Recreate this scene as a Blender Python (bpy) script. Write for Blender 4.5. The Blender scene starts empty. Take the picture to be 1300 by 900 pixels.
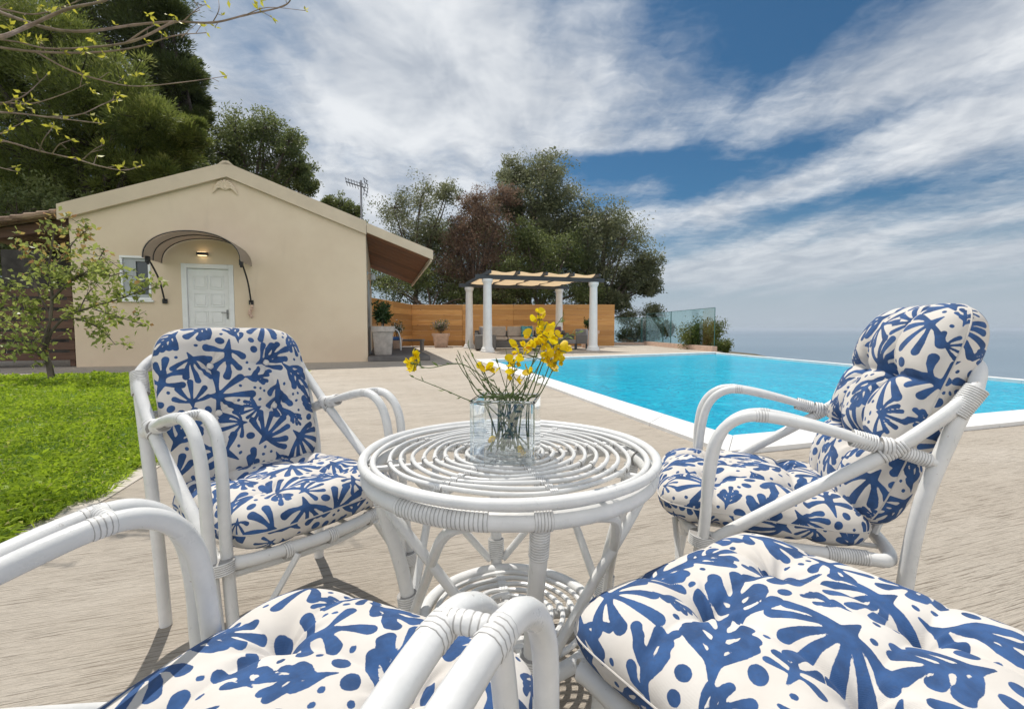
import bpy, bmesh, math, random
import numpy as np
from mathutils import Vector, Matrix
random.seed(7); RNG = np.random.default_rng(11)
SC = bpy.context.scene; COL = SC.collection
PI = math.pi
R = math.radians

# ---------------------------------------------------------------- camera
FPX = 1300*16/36; CAMH = .85; TH = math.atan(32/FPX)
cd = bpy.data.cameras.new('camera'); cam = bpy.data.objects.new('camera', cd); COL.objects.link(cam)
cd.lens = 16; cd.sensor_width = 36; cd.sensor_fit = 'HORIZONTAL'; cd.clip_start = .02; cd.clip_end = 200000
cam.location = (0, 0, CAMH); cam.rotation_euler = (PI/2-TH, 0, 0); SC.camera = cam

def ray(px, py):
    xc = (px-650)/FPX; yc = (450-py)/FPX; c, s = math.cos(TH), math.sin(TH)
    return Vector((xc, c+yc*s, -s+yc*c))
def at(px, py, Y):
    r = ray(px, py); return Vector((0, 0, CAMH))+r*(Y/r.y)
def on(px, py, z=0.):
    r = ray(px, py); return Vector((0, 0, CAMH))+r*((z-CAMH)/r.z)

# ---------------------------------------------------------------- node helpers
class NT:
    def __init__(s, tree): s.t = tree; s.n = tree.nodes; s.l = tree.links
    def new(s, kind, ins=None, **kw):
        n = s.n.new(kind)
        for k, v in kw.items(): setattr(n, k, v)
        for k, v in (ins or {}).items(): s.set(n, k, v)
        return n
    def set(s, n, k, v):
        sock = n.inputs[k]
        if isinstance(v, bpy.types.NodeSocket): s.l.new(v, sock)
        elif isinstance(v, bpy.types.Node): s.l.new(v.outputs[0], sock)
        else:
            if hasattr(sock.default_value, '__len__') and len(sock.default_value) == 4 and len(v) == 3: v = (*v, 1)
            sock.default_value = v
    def math(s, op, a, b=None, c=None, clamp=False):
        n = s.new('ShaderNodeMath', operation=op, use_clamp=clamp); s.set(n, 0, a)
        if b is not None: s.set(n, 1, b)
        if c is not None: s.set(n, 2, c)
        return n.outputs[0]
    def vmath(s, op, a, b=None):
        n = s.new('ShaderNodeVectorMath', operation=op); s.set(n, 0, a)
        if b is not None: s.set(n, 1, b)
        return n.outputs['Value'] if op in ('DOT_PRODUCT', 'LENGTH') else n.outputs[0]
    def mix(s, f, a, b, blend='MIX'):
        n = s.new('ShaderNodeMix', data_type='RGBA', blend_type=blend)
        s.set(n, 0, f); s.set(n, 6, a); s.set(n, 7, b); return n.outputs[2]
    def noise(s, vec, scale, detail=4, rough=.5, dist=0.):
        n = s.new('ShaderNodeTexNoise', {'Scale': scale, 'Detail': detail, 'Roughness': rough, 'Distortion': dist})
        if vec is not None: s.set(n, 'Vector', vec)
        return n.outputs['Fac']
    def ramp(s, f, lo, hi, a=0., b=1., smooth=True):
        n = s.new('ShaderNodeMapRange', {'Value': f, 'From Min': lo, 'From Max': hi, 'To Min': a, 'To Max': b},
                  interpolation_type='SMOOTHSTEP' if smooth else 'LINEAR'); return n.outputs[0]
    def map(s, vec, scale=(1, 1, 1), rot=(0, 0, 0), loc=(0, 0, 0)):
        return s.new('ShaderNodeMapping', {'Vector': vec, 'Scale': scale, 'Rotation': rot, 'Location': loc}).outputs[0]
    def bump(s, h, strength=.3, dist=.01):
        return s.new('ShaderNodeBump', {'Height': h, 'Strength': strength, 'Distance': dist}).outputs[0]

def mat(name):
    m = bpy.data.materials.new(name); m.use_nodes = True; t = NT(m.node_tree)
    b = t.n['Principled BSDF']; return m, t, b
def obco(t): return t.new('ShaderNodeTexCoord').outputs['Object']
def wpos(t): return t.new('ShaderNodeNewGeometry').outputs['Position']

def simple(name, col, rough=.6, var=.12, scale=8., bump=.0, bscale=60., spec=.4, metal=0., stretch=(1, 1, 1)):
    m, t, b = mat(name); co = t.map(obco(t), stretch)
    n = t.noise(co, scale, 5, .6)
    f = t.ramp(n, .3, .7)
    dark = tuple(c*(1-var) for c in col); lite = tuple(min(1, c*(1+var*.6)) for c in col)
    t.set(b, 'Base Color', t.mix(f, dark, lite)); t.set(b, 'Roughness', rough); t.set(b, 'Specular IOR Level', spec); t.set(b, 'Metallic', metal)
    if bump: t.set(b, 'Normal', t.bump(t.noise(co, bscale, 4, .6), bump, .01))
    return m

M = {}
# white painted cane: slightly uneven coat, grey grime, small chips of brown cane
def cane():
    m, t, b = mat('painted_cane'); co = obco(t)
    n = t.noise(co, 14, 6, .65); g = t.ramp(n, .35, .7)
    c = t.mix(g, (.70, .70, .685), (.775, .77, .755))
    fine = t.noise(co, 70, 4, .7); chip = t.ramp(fine, .68, .71)
    patch = t.ramp(t.noise(co, 6, 2), .53, .6)
    c = t.mix(t.math('MULTIPLY', t.math('MULTIPLY', chip, patch), .75), c, (.30, .17, .10))
    scr = t.ramp(t.noise(t.map(co, (1, 1, .15)), 120, 3, .6), .68, .75)
    c = t.mix(t.math('MULTIPLY', scr, .5), c, (.38, .36, .34))
    t.set(b, 'Base Color', c); t.set(b, 'Roughness', t.ramp(n, .3, .7, .26, .42)); t.set(b, 'Specular IOR Level', .45)
    h = t.math('ADD', t.noise(co, 38, 3), t.math('MULTIPLY', fine, .25))
    t.set(b, 'Normal', t.bump(h, .25, .004)); return m
M['cane'] = cane()
def cane_wrap():
    m, t, b = mat('painted_cane_wrap'); co = obco(t); n = t.noise(co, 30, 5, .6)
    gv = t.new('ShaderNodeAttribute', attribute_name='tone').outputs['Fac']
    t.set(b, 'Base Color', t.mix(t.math('MULTIPLY', t.ramp(gv, .45, .95), .75), t.mix(t.ramp(n, .35, .65), (.64, .635, .62), (.78, .775, .76)), (.20, .185, .17))); t.set(b, 'Roughness', .45)  # shade between the turns is painted in as dark groove colour
    t.set(b, 'Normal', t.bump(t.noise(co, 90, 3), .2, .003)); return m
M['wrap'] = cane_wrap()
# printed canvas: 'ink' = signed distance to the printed motifs, 'pat' = cloth coordinate in metres
def fabric():
    m, t, b = mat('printed_canvas')
    ink = t.new('ShaderNodeAttribute', attribute_name='ink').outputs['Fac']
    pat = t.new('ShaderNodeAttribute', attribute_name='pat').outputs['Vector']
    wob = t.math('MULTIPLY', t.math('SUBTRACT', t.noise(pat, 260, 2), .5), .0012)
    f = t.ramp(t.math('ADD', ink, wob), .0004, -.0004)
    w1 = t.noise(pat, 22, 4, .6); w2 = t.noise(pat, 160, 3, .6)
    blue = t.mix(t.ramp(w1, .3, .7), (.026, .064, .160), (.044, .115, .290))
    blue = t.mix(t.math('MULTIPLY', t.ramp(w2, .5, .75), .35), blue, (.06, .085, .15))
    cream = t.mix(t.ramp(t.noise(pat, 9, 3), .35, .65), (.66, .615, .56), (.73, .69, .64))
    sep = t.new('ShaderNodeSeparateXYZ', {'Vector': pat})
    wx = t.math('SINE', t.math('MULTIPLY', sep.outputs[0], 2*PI/.0017)); wy = t.math('SINE', t.math('MULTIPLY', sep.outputs[1], 2*PI/.0017))
    weave = t.math('MULTIPLY', wx, wy)
    c = t.mix(f, cream, blue)
    c = t.mix(t.ramp(weave, -.9, .9, .0, .16), c, t.mix(f, (.56, .53, .49), (.10, .15, .30)))
    t.set(b, 'Base Color', c); t.set(b, 'Roughness', .9); t.set(b, 'Specular IOR Level', .15)
    try: t.set(b, 'Sheen Weight', .08)
    except Exception: pass
    h = t.math('ADD', t.math('MULTIPLY', weave, .25), t.math('MULTIPLY', t.noise(pat, 45, 4, .6), 2.0))
    t.set(b, 'Normal', t.bump(h, .35, .0022)); return m
M['fabric'] = fabric()
M['button'] = simple('cloth_button', (.76, .72, .66), .9, .06, 60, .15, 300)
M['seam'] = simple('seam_cloth', (.62, .585, .54), .9, .1, 60)
M['blue_cloth'] = simple('blue_cloth', (.05, .13, .33), .9, .25, 10)

UA = math.atan2(.28, .96); UX, UY = math.cos(UA), math.sin(UA)
def uv(x, y, s, t): return (x+s*UX-t*UY, y+s*UY+t*UX)

def deck_mat():
    m, t, b = mat('brushed_concrete'); p = wpos(t)
    r = t.new('ShaderNodeVectorRotate', {'Vector': p, 'Angle': -UA-R(1.5)}, rotation_type='Z_AXIS').outputs[0]
    warp = t.new('ShaderNodeVectorMath', {0: r, 1: t.vmath('MULTIPLY', t.new('ShaderNodeTexNoise', {'Vector': r, 'Scale': 1.1, 'Detail': 2}).outputs['Color'], (0, .003, 0))}, operation='ADD').outputs[0]
    lines = t.noise(t.map(warp, (4.2, 190, 1)), 1., 5, .62, 0.)
    fine = t.noise(t.map(warp, (13, 340, 1)), 1., 3, .7)
    grit = t.noise(p, 300, 3, .7)
    big = t.noise(p, .55, 5, .6); mid = t.noise(t.map(r, (.8, 3.2, 1)), 1.2, 5, .6); patch = t.ramp(t.noise(t.map(r, (1.1, 2.5, 1)), 1.7, 4, .6), .30, .68)
    c = t.mix(t.ramp(big, .3, .7), (.455, .39, .315), (.545, .485, .41))
    c = t.mix(t.ramp(mid, .35, .7), t.mix(.40, c, (.33, .275, .215)), c)
    c = t.mix(t.math('MULTIPLY', t.ramp(lines, .36, .62), .24), t.mix(.3, c, (.60, .55, .48)), c)
    c = t.mix(t.math('MULTIPLY', t.ramp(lines, .54, .61), t.math('MULTIPLY_ADD', patch, .50, .36)), c, (.17, .138, .105))
    c = t.mix(t.math('MULTIPLY', t.ramp(fine, .54, .66), t.math('MULTIPLY_ADD', patch, .42, .32)), c, (.20, .17, .135))
    c = t.mix(t.math('MULTIPLY', t.ramp(grit, .60, .72), .5), c, (.17, .145, .115))
    t.set(b, 'Base Color', c); t.set(b, 'Roughness', .88); t.set(b, 'Specular IOR Level', .2)
    h = t.math('ADD', t.math('MULTIPLY', lines, -1.), t.math('ADD', t.math('MULTIPLY', fine, -.5), t.math('MULTIPLY', grit, .35)))
    t.set(b, 'Normal', t.bump(h, 1., .007)); return m
M['deck'] = deck_mat()
M['kerb'] = simple('smooth_concrete', (.52, .47, .41), .85, .12, 3, .2, 40)
M['coping'] = simple('white_coping', (.74, .73, .71), .6, .08, 4, .08, 50)
def stucco():
    m, t, b = mat('cream_stucco'); p = wpos(t)
    big = t.noise(p, .8, 4, .6); streak = t.noise(t.map(p, (3, 3, .4)), 1.5, 4, .6)
    c = t.mix(t.ramp(big, .3, .7), (.725, .585, .435), (.785, .65, .49)); c = t.mix(t.ramp(streak, .6, .8, 0, .22), c, (.53, .42, .31))
    t.set(b, 'Base Color', c); t.set(b, 'Roughness', .9); t.set(b, 'Specular IOR Level', .15)
    t.set(b, 'Normal', t.bump(t.noise(p, 90, 4, .7), .25, .006)); return m
M['stucco'] = stucco()
M['trim'] = simple('cream_trim', (.68, .56, .42), .8, .06, 2, .1, 70)
M['white'] = simple('white_paint', (.85, .85, .84), .4, .04, 5)
M['grey_frame'] = simple('pale_frame', (.42, .44, .45), .4, .05, 5)
M['bronze'] = simple('bronze_sheet', (.20, .155, .12), .35, .15, 6, spec=.5)
M['black'] = simple('black_iron', (.022, .022, .024), .5, .2, 10)
M['charcoal'] = simple('charcoal_metal', (.055, .062, .07), .5, .15, 6)
M['metal'] = simple('grey_metal', (.28, .28, .29), .45, .15, 10, metal=.6)
M['slate'] = simple('dark_slate', (.15, .14, .135), .75, .2, 5, .2, 60)
M['terracotta'] = simple('pale_terracotta', (.62, .44, .34), .85, .15, 7, .15, 60)
M['stone_pot'] = simple('weathered_pot', (.52, .47, .43), .85, .22, 6, .2, 50)
M['wicker'] = simple('grey_wicker', (.17, .16, .15), .8, .3, 60, .4, 120)
M['beige_cloth'] = simple('beige_cloth', (.50, .42, .35), .95, .1, 8)
M['teal_cloth'] = simple('patterned_teal_cloth', (.10, .30, .34), .95, .8, 9)
M['plum_cloth'] = simple('plum_cloth', (.16, .08, .14), .95, .4, 10)
M['grey_cloth'] = simple('grey_cloth', (.34, .34, .36), .95, .12, 8)
M['soil'] = simple('dark_soil', (.05, .04, .03), .95, .4, 30, .4, 60)
M['bark'] = simple('grey_bark', (.13, .105, .085), .9, .45, 9, .5, 25, stretch=(1, 1, .25))
M['twig'] = simple('pale_twig', (.27, .20, .155), .85, .35, 14, .3, 40)
M['dark_bark'] = simple('dark_bark', (.060, .048, .040), .9, .5, 6, .5, 20)
M['rock'] = simple('grey_rock', (.075, .07, .062), .9, .5, 2.5, .6, 10)
M['earth'] = simple('dry_earth', (.13, .115, .075), .95, .5, .6, .4, 6)
M['lit'] = None
def wood(name, a, b_, axis=0, scale=1., joint=None):
    m, t, b = mat(name); co = obco(t)
    sc = [14., 14., 14.]; sc[axis] = .9
    g = t.noise(t.map(co, tuple(sc)), scale, 5, .6, .6)
    brd = t.new('ShaderNodeAttribute', attribute_name='tone').outputs['Fac']
    c = t.mix(t.ramp(g, .3, .72), a, b_)
    c = t.mix(t.math('MULTIPLY', brd, .8), c, tuple(x*.50 for x in a))
    kn = t.ramp(t.noise(t.map(co, (2.6, 2.6, 6)), 2., 1), .70, .76); c = t.mix(t.math('MULTIPLY', kn, .6), c, tuple(x*.35 for x in a))
    t.set(b, 'Base Color', c); t.set(b, 'Roughness', .62); t.set(b, 'Normal', t.bump(g, .25, .004)); return m
M['fence_wood'] = wood('honey_timber', (.66, .315, .092), (.82, .455, .155))
M['soffit_wood'] = wood('brown_soffit_boards', (.20, .078, .036), (.30, .13, .06), 0)
M['slat_wood'] = wood('dark_brown_slats', (.085, .040, .024), (.135, .068, .040))
def glass(name, col=(.85, .95, .93), rough=0., alpha=None, ior=1.45):
    m, t, b = mat(name)
    t.set(b, 'Base Color', col); t.set(b, 'Roughness', rough); t.set(b, 'Transmission Weight', 1.); t.set(b, 'IOR', ior); return m
# thin architectural glass: clear with a green body tint and a mirror reflection (so that sunlight passes)
def thin_glass(name, tint, refl=.5, base=.035):
    m, t, b = mat(name); out = t.n['Material Output']
    fc = t.new('ShaderNodeLayerWeight', {'Blend': .5}).outputs['Facing']
    tr = t.new('ShaderNodeBsdfTransparent', {'Color': t.mix(t.math('POWER', fc, 2.), tint, tuple(c**3 for c in tint))}); gl = t.new('ShaderNodeBsdfGlossy', {'Color': (1, 1, 1), 'Roughness': .01})
    fr = t.math('ADD', t.math('MULTIPLY', t.math('POWER', fc, 4.), refl), base)
    mx = t.new('ShaderNodeMixShader', {0: fr, 1: tr.outputs[0], 2: gl.outputs[0]})
    t.l.new(mx.outputs[0], out.inputs['Surface']); return m
M['balustrade'] = thin_glass('green_glass', (.86, .93, .92), .6)
M['glass_edge'] = simple('glass_edge', (.05, .16, .15), .2, .1, 5)
M['pane'] = simple('dark_window_pane', (.06, .075, .085), .08, .2, 1.5, spec=.6)
M['vase_glass'] = thin_glass('vase_glass', (.965, .982, .992), .9, .10); M['clear_glass'] = glass('clear_glass', (.96, .985, 1.), 0., ior=1.46)
def water():
    m, t, b = mat('pool_water'); p = wpos(t)
    w = t.new('ShaderNodeVectorMath', {0: p, 1: t.new('ShaderNodeTexNoise', {'Vector': p, 'Scale': 1.6, 'Detail': 2}).outputs['Color']}, operation='ADD').outputs[0]
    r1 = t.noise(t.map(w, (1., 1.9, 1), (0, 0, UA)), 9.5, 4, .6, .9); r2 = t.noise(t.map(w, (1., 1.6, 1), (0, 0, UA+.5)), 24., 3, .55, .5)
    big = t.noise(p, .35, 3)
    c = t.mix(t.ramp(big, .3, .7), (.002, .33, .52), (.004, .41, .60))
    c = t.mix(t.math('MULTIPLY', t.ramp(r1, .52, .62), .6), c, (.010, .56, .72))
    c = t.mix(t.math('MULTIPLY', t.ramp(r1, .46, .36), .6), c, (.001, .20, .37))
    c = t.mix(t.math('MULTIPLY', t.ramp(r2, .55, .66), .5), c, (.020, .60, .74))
    t.set(b, 'Base Color', c); t.set(b, 'Roughness', .12); t.set(b, 'IOR', 1.33); t.set(b, 'Specular IOR Level', .07)
    t.set(b, 'Normal', t.bump(t.math('ADD', r1, t.math('MULTIPLY', r2, .5)), .5, .05)); return m
M['water'] = water()
def sea():
    m, t, b = mat('sea_water'); p = wpos(t)
    n = t.noise(t.map(p, (.00012, .0006, 1)), 1., 5, .6); n2 = t.noise(t.map(p, (.01, .03, 1)), 1., 4, .6)
    c = t.mix(t.ramp(n, .35, .65), (.15, .21, .26), (.20, .26, .31))
    t.set(b, 'Base Color', c); t.set(b, 'Roughness', .35); t.set(b, 'Specular IOR Level', .4)
    t.set(b, 'Normal', t.bump(n2, .4, 8.)); return m
M['sea'] = sea()
def leafmat(name, dark, lite, tip=None, trans=.25, rough=.45):
    m, t, b = mat(name); out = t.n['Material Output']
    v = t.new('ShaderNodeAttribute', attribute_name='tone').outputs['Fac']
    c = t.mix(t.ramp(v, 0, .85, smooth=False), dark, lite)
    if tip: c = t.mix(t.ramp(v, .86, .9), c, tip)
    t.set(b, 'Base Color', c); t.set(b, 'Roughness', rough); t.set(b, 'Specular IOR Level', .35)
    tl = t.new('ShaderNodeBsdfTranslucent', {'Color': t.mix(.5, c, tuple(min(1, x*2.) for x in lite))})
    mx = t.new('ShaderNodeMixShader', {0: trans, 1: b.outputs[0], 2: tl.outputs[0]})
    t.l.new(mx.outputs[0], out.inputs['Surface']); return m
M['grass'] = leafmat('grass_blades', (.070, .150, .010), (.36, .47, .035), (.50, .44, .18), .42, .5)
def turf():
    m, t, b = mat('turf_soil'); p = wpos(t); n = t.noise(p, 9, 5, .7)
    t.set(b, 'Base Color', t.mix(t.ramp(n, .35, .65), (.06, .12, .012), (.11, .20, .02))); t.set(b, 'Roughness', .95); return m
M['turf'] = turf()
M['pine'] = leafmat('pine_needles', (.045, .072, .015), (.205, .24, .052), (.34, .34, .11), .34, .55)
M['oakpine'] = leafmat('dark_pine_needles', (.032, .050, .014), (.115, .14, .038), (.20, .21, .08), .3, .6)
M['olive'] = leafmat('olive_leaves', (.062, .078, .036), (.205, .215, .11), (.31, .31, .21), .35, .5)
M['oak'] = leafmat('dark_green_leaves', (.052, .078, .026), (.175, .205, .068), (.26, .28, .13), .35, .5)
M['dry'] = leafmat('reddish_dry_leaves', (.115, .070, .048), (.245, .165, .112), (.19, .19, .09), .3, .7)
M['citrus'] = leafmat('young_citrus_leaves', (.075, .115, .022), (.37, .41, .11), (.44, .18, .09), .4, .42)
M['bud'] = leafmat('yellow_green_buds', (.30, .30, .03), (.50, .46, .06), None, .4, .5)
M['potleaf'] = leafmat('pot_plant_leaves', (.015, .035, .012), (.06, .10, .03), None, .2, .4)
M['pinkbloom'] = leafmat('dusty_pink_blooms', (.20, .13, .11), (.46, .33, .30), None, .2, .8)
M['whitebloom'] = leafmat('white_blooms', (.55, .53, .48), (.78, .76, .72), None, .2, .8)
M['shrub'] = leafmat('coastal_shrub_leaves', (.045, .075, .015), (.15, .17, .035), (.22, .21, .07), .25, .5)
M['petal'] = leafmat('broom_petals', (.66, .38, .003), (.86, .62, .010), (.74, .28, .01), .4, .5)
M['stem'] = simple('broom_stem', (.095, .135, .045), .6, .3, 30)
M['sprigleaf'] = leafmat('broom_leaflets', (.07, .12, .03), (.20, .26, .09), None, .3, .5)
M['sail'] = leafmat('tan_sail', (.68, .48, .30), (.56, .40, .25), None, .5, .9)
M['awning'] = leafmat('bronze_polycarbonate', (.46, .40, .34), (.46, .40, .35), None, .55, .3)
def tile():
    m, t, b = mat('roof_tiles'); co = obco(t); n = t.noise(co, 3, 5, .7)
    t.set(b, 'Base Color', t.mix(t.ramp(n, .35, .65), (.16, .10, .07), (.36, .25, .17))); t.set(b, 'Roughness', .9); return m
M['tile'] = tile()
def lampglow():
    m, t, b = mat('warm_lamp'); t.set(b, 'Emission Color', (1., .72, .38)); t.set(b, 'Emission Strength', 2.2); return m
M['lit'] = lampglow()

# ---------------------------------------------------------------- mesh helpers
class MB:
    def __init__(s): s.v = []; s.f = []; s.tone = []
    def add(s, vs, fs, tone=None):
        o = len(s.v); s.v.extend([tuple(v) for v in vs]); s.f.extend([tuple(i+o for i in f) for f in fs])
        s.tone.extend([0. if tone is None else tone]*len(vs)); return s
    def box(s, x0, x1, y0, y1, z0, z1, b=.004, mtx=None, tone=None):
        bm = bmesh.new(); bmesh.ops.create_cube(bm, size=1)
        for v in bm.verts: v.co = Vector(((x0+x1)/2+v.co.x*(x1-x0), (y0+y1)/2+v.co.y*(y1-y0), (z0+z1)/2+v.co.z*(z1-z0)))
        b = min(b, .3*min(abs(x1-x0), abs(y1-y0), abs(z1-z0)))
        if b > 0: bmesh.ops.bevel(bm, geom=bm.edges[:], offset=b, segments=1, affect='EDGES', profile=.5)
        if mtx is not None: bmesh.ops.transform(bm, matrix=mtx, verts=bm.verts)
        bm.verts.index_update(); s.add([v.co[:] for v in bm.verts], [[v.index for v in f.verts] for f in bm.faces], tone); bm.free(); return s
    def tube(s, pts, r, n=10, cap=True, closed=False, tone=None, flat=1.):
        P = [Vector(p) for p in pts]; N = len(P); rr = r if hasattr(r, '__len__') else [r]*N
        T = []
        for i in range(N):
            a = P[(i-1) % N] if (closed or i > 0) else P[i]; c = P[(i+1) % N] if (closed or i < N-1) else P[i]
            d = c-a; T.append(d.normalized() if d.length > 1e-9 else Vector((0, 0, 1)))
        up = Vector((0, 0, 1)) if abs(T[0].z) < .9 else Vector((1, 0, 0)); X = T[0].cross(up).normalized(); vs = []
        for i in range(N):
            X = (X-T[i]*X.dot(T[i])); X = X.normalized() if X.length > 1e-6 else T[i].orthogonal().normalized(); Y = T[i].cross(X)
            for k in range(n):
                a = 2*PI*k/n; vs.append(P[i]+(X*math.cos(a)+Y*math.sin(a)*flat)*rr[i])
        fs = []
        for i in range(N if closed else N-1):
            j = (i+1) % N
            for k in range(n): fs.append((i*n+k, i*n+(k+1) % n, j*n+(k+1) % n, j*n+k))
        if cap and not closed:
            fs.append(tuple(reversed(range(n)))); fs.append(tuple((N-1)*n+k for k in range(n)))
        return s.add(vs, fs, tone)
    def lathe(s, prof, c=(0, 0, 0), n=24, sq=None):
        vs = []; fs = []
        for r, z in prof:
            for k in range(n):
                a = 2*PI*k/n; x, y = math.cos(a), math.sin(a)
                if sq: m = max(abs(x), abs(y)); q = (abs(x)**sq+abs(y)**sq)**(1/sq); x, y = x/q, y/q
                vs.append((c[0]+r*x, c[1]+r*y, c[2]+z))
        for i in range(len(prof)-1):
            for k in range(n): fs.append((i*n+k, i*n+(k+1) % n, (i+1)*n+(k+1) % n, (i+1)*n+k))
        fs.append(tuple(reversed(range(n)))); fs.append(tuple((len(prof)-1)*n+k for k in range(n)))
        return s.add(vs, fs)
    def prism(s, poly, y0, y1):      # polygon in x,z extruded along y
        n = len(poly); vs = [(x, y0, z) for x, z in poly]+[(x, y1, z) for x, z in poly]
        fs = [tuple(range(n)), tuple(reversed(range(n, 2*n)))]+[(i, i+n, (i+1) % n+n, (i+1) % n) for i in range(n)]
        return s.add(vs, fs)
    def slab(s, poly, z0, z1):       # polygon in x,y extruded along z
        n = len(poly); vs = [(x, y, z0) for x, y in poly]+[(x, y, z1) for x, y in poly]
        fs = [tuple(reversed(range(n))), tuple(range(n, 2*n))]+[(i, (i+1) % n, (i+1) % n+n, i+n) for i in range(n)]
        return s.add(vs, fs)
    def build(s, name, m, parent=None, smooth=True, angle=40):
        me = bpy.data.meshes.new(name); me.from_pydata(s.v, [], s.f); return finish(me, name, m, parent, smooth, angle, s.tone)
def finish(me, name, m, parent, smooth=True, angle=40, tone=None):
    if tone is not None and any(tone):
        a = me.attributes.new('tone', 'FLOAT', 'POINT'); a.data.foreach_set('value', np.array(tone, np.float32))
    me.validate()
    bm = bmesh.new(); bm.from_mesh(me); bmesh.ops.recalc_face_normals(bm, faces=bm.faces); bm.to_mesh(me); bm.free()
    if smooth:
        me.polygons.foreach_set('use_smooth', [True]*len(me.polygons)); me.set_sharp_from_angle(angle=R(angle))
    me.materials.append(m); o = bpy.data.objects.new(name, me); COL.objects.link(o)
    if parent is not None: o.parent = parent
    return o
def npmesh(name, V, Fq, m, parent=None, tone=None, smooth=False):   # numpy verts (n,3), faces (k,4) or (k,3)
    me = bpy.data.meshes.new(name); nv = len(V); k, w = Fq.shape
    me.vertices.add(nv); me.vertices.foreach_set('co', V.astype(np.float32).ravel())
    me.loops.add(k*w); me.loops.foreach_set('vertex_index', Fq.astype(np.int32).ravel())
    me.polygons.add(k); me.polygons.foreach_set('loop_start', np.arange(0, k*w, w, dtype=np.int32))
    me.update(calc_edges=True)
    if tone is not None:
        a = me.attributes.new('tone', 'FLOAT', 'POINT'); a.data.foreach_set('value', tone.astype(np.float32))
    if smooth: me.polygons.foreach_set('use_smooth', np.ones(k, bool))
    me.materials.append(m); o = bpy.data.objects.new(name, me); COL.objects.link(o)
    if parent is not None: o.parent = parent
    return o
def tag(o, label, cat, group=None):
    o['label'] = label; o['category'] = cat
    if group: o['group'] = group
    return o
def thing(name, label, cat, loc=(0, 0, 0), rz=0., group=None):
    o = bpy.data.objects.new(name, None); COL.objects.link(o); o.location = loc; o.rotation_euler = (0, 0, rz); o.empty_display_size = .1
    return tag(o, label, cat, group)
def struct(o, kind='structure'): o['kind'] = kind; return o
def spline(pts, n=8, closed=False):
    P = [Vector(p) for p in pts]; out = []; N = len(P)
    for i in range(N if closed else N-1):
        p1, p2 = P[i], P[(i+1) % N]
        p0 = P[(i-1) % N] if (closed or i > 0) else p1*2-p2; p3 = P[(i+2) % N] if (closed or i < N-2) else p2*2-p1
        for k in range(n):
            t = k/n; out.append(.5*((2*p1)+(p2-p0)*t+(2*p0-5*p1+4*p2-p3)*t*t+(3*p1-p0-3*p2+p3)*t**3))
    if not closed: out.append(P[-1])
    return out
def binding(mb, pts, r, turns, amp=.08, n=12, per=5):
    # cane strip wound around a pole: a rippled sleeve
    P = [Vector(p) for p in pts]; L = [0]
    for i in range(1, len(P)): L.append(L[-1]+(P[i]-P[i-1]).length)
    S = int(turns*per)+1; q = []; rr = []
    for i in range(S):
        d = L[-1]*i/(S-1); j = max(k for k in range(len(L)) if L[k] <= d+1e-9); j = min(j, len(P)-2)
        u = (d-L[j])/max(1e-9, L[j+1]-L[j]); q.append(P[j].lerp(P[j+1], u)); rr.append(r*(1+amp*abs(math.sin(PI*turns*i/(S-1)))))
    k0 = len(mb.tone); mb.tube(q, rr, n)
    for i in range(S):
        g_ = max(.02, 1-abs(math.sin(PI*turns*i/(S-1))))  # groove value, drives the painted shade between turns
        for k in range(n): mb.tone[k0+i*n+k] = g_
def ringpts(r, z, n=96, c=(0, 0), wob=0., ph=0.): return [(c[0]+r*(1+wob*math.sin(3*a+ph))*math.cos(a), c[1]+r*(1+wob*math.sin(3*a+ph))*math.sin(a), z+wob*.3*math.sin(5*a+ph)) for a in [2*PI*k/n for k in range(n)]]

# leaves: many small two-triangle blades
def leaves(C, D, size, width, tone, rng=RNG, droop=.0, roll=True):
    n = len(C); D = D/np.maximum(1e-6, np.linalg.norm(D, axis=1))[:, None]
    A = rng.normal(size=(n, 3)); S = np.cross(D, A); S /= np.maximum(1e-6, np.linalg.norm(S, axis=1))[:, None]
    size = np.broadcast_to(size, (n,)); w = size*width; N_ = np.cross(D, S)
    p0 = C; p1 = C+D*(size*.45)[:, None]+S*(w*.5)[:, None]+N_*(size*.06)[:, None]; p2 = C+D*size[:, None]-np.array([0, 0, 1.])*(size*droop)[:, None]; p3 = C+D*(size*.45)[:, None]-S*(w*.5)[:, None]+N_*(size*.06)[:, None]
    V = np.stack([p0, p1, p2, p3], 1).reshape(-1, 3); Fq = np.arange(4*n).reshape(n, 4)
    return V, Fq, np.repeat(tone, 4)
def unit(n, rng=RNG):
    a = rng.normal(size=(n, 3)); return a/np.linalg.norm(a, axis=1)[:, None]

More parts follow.
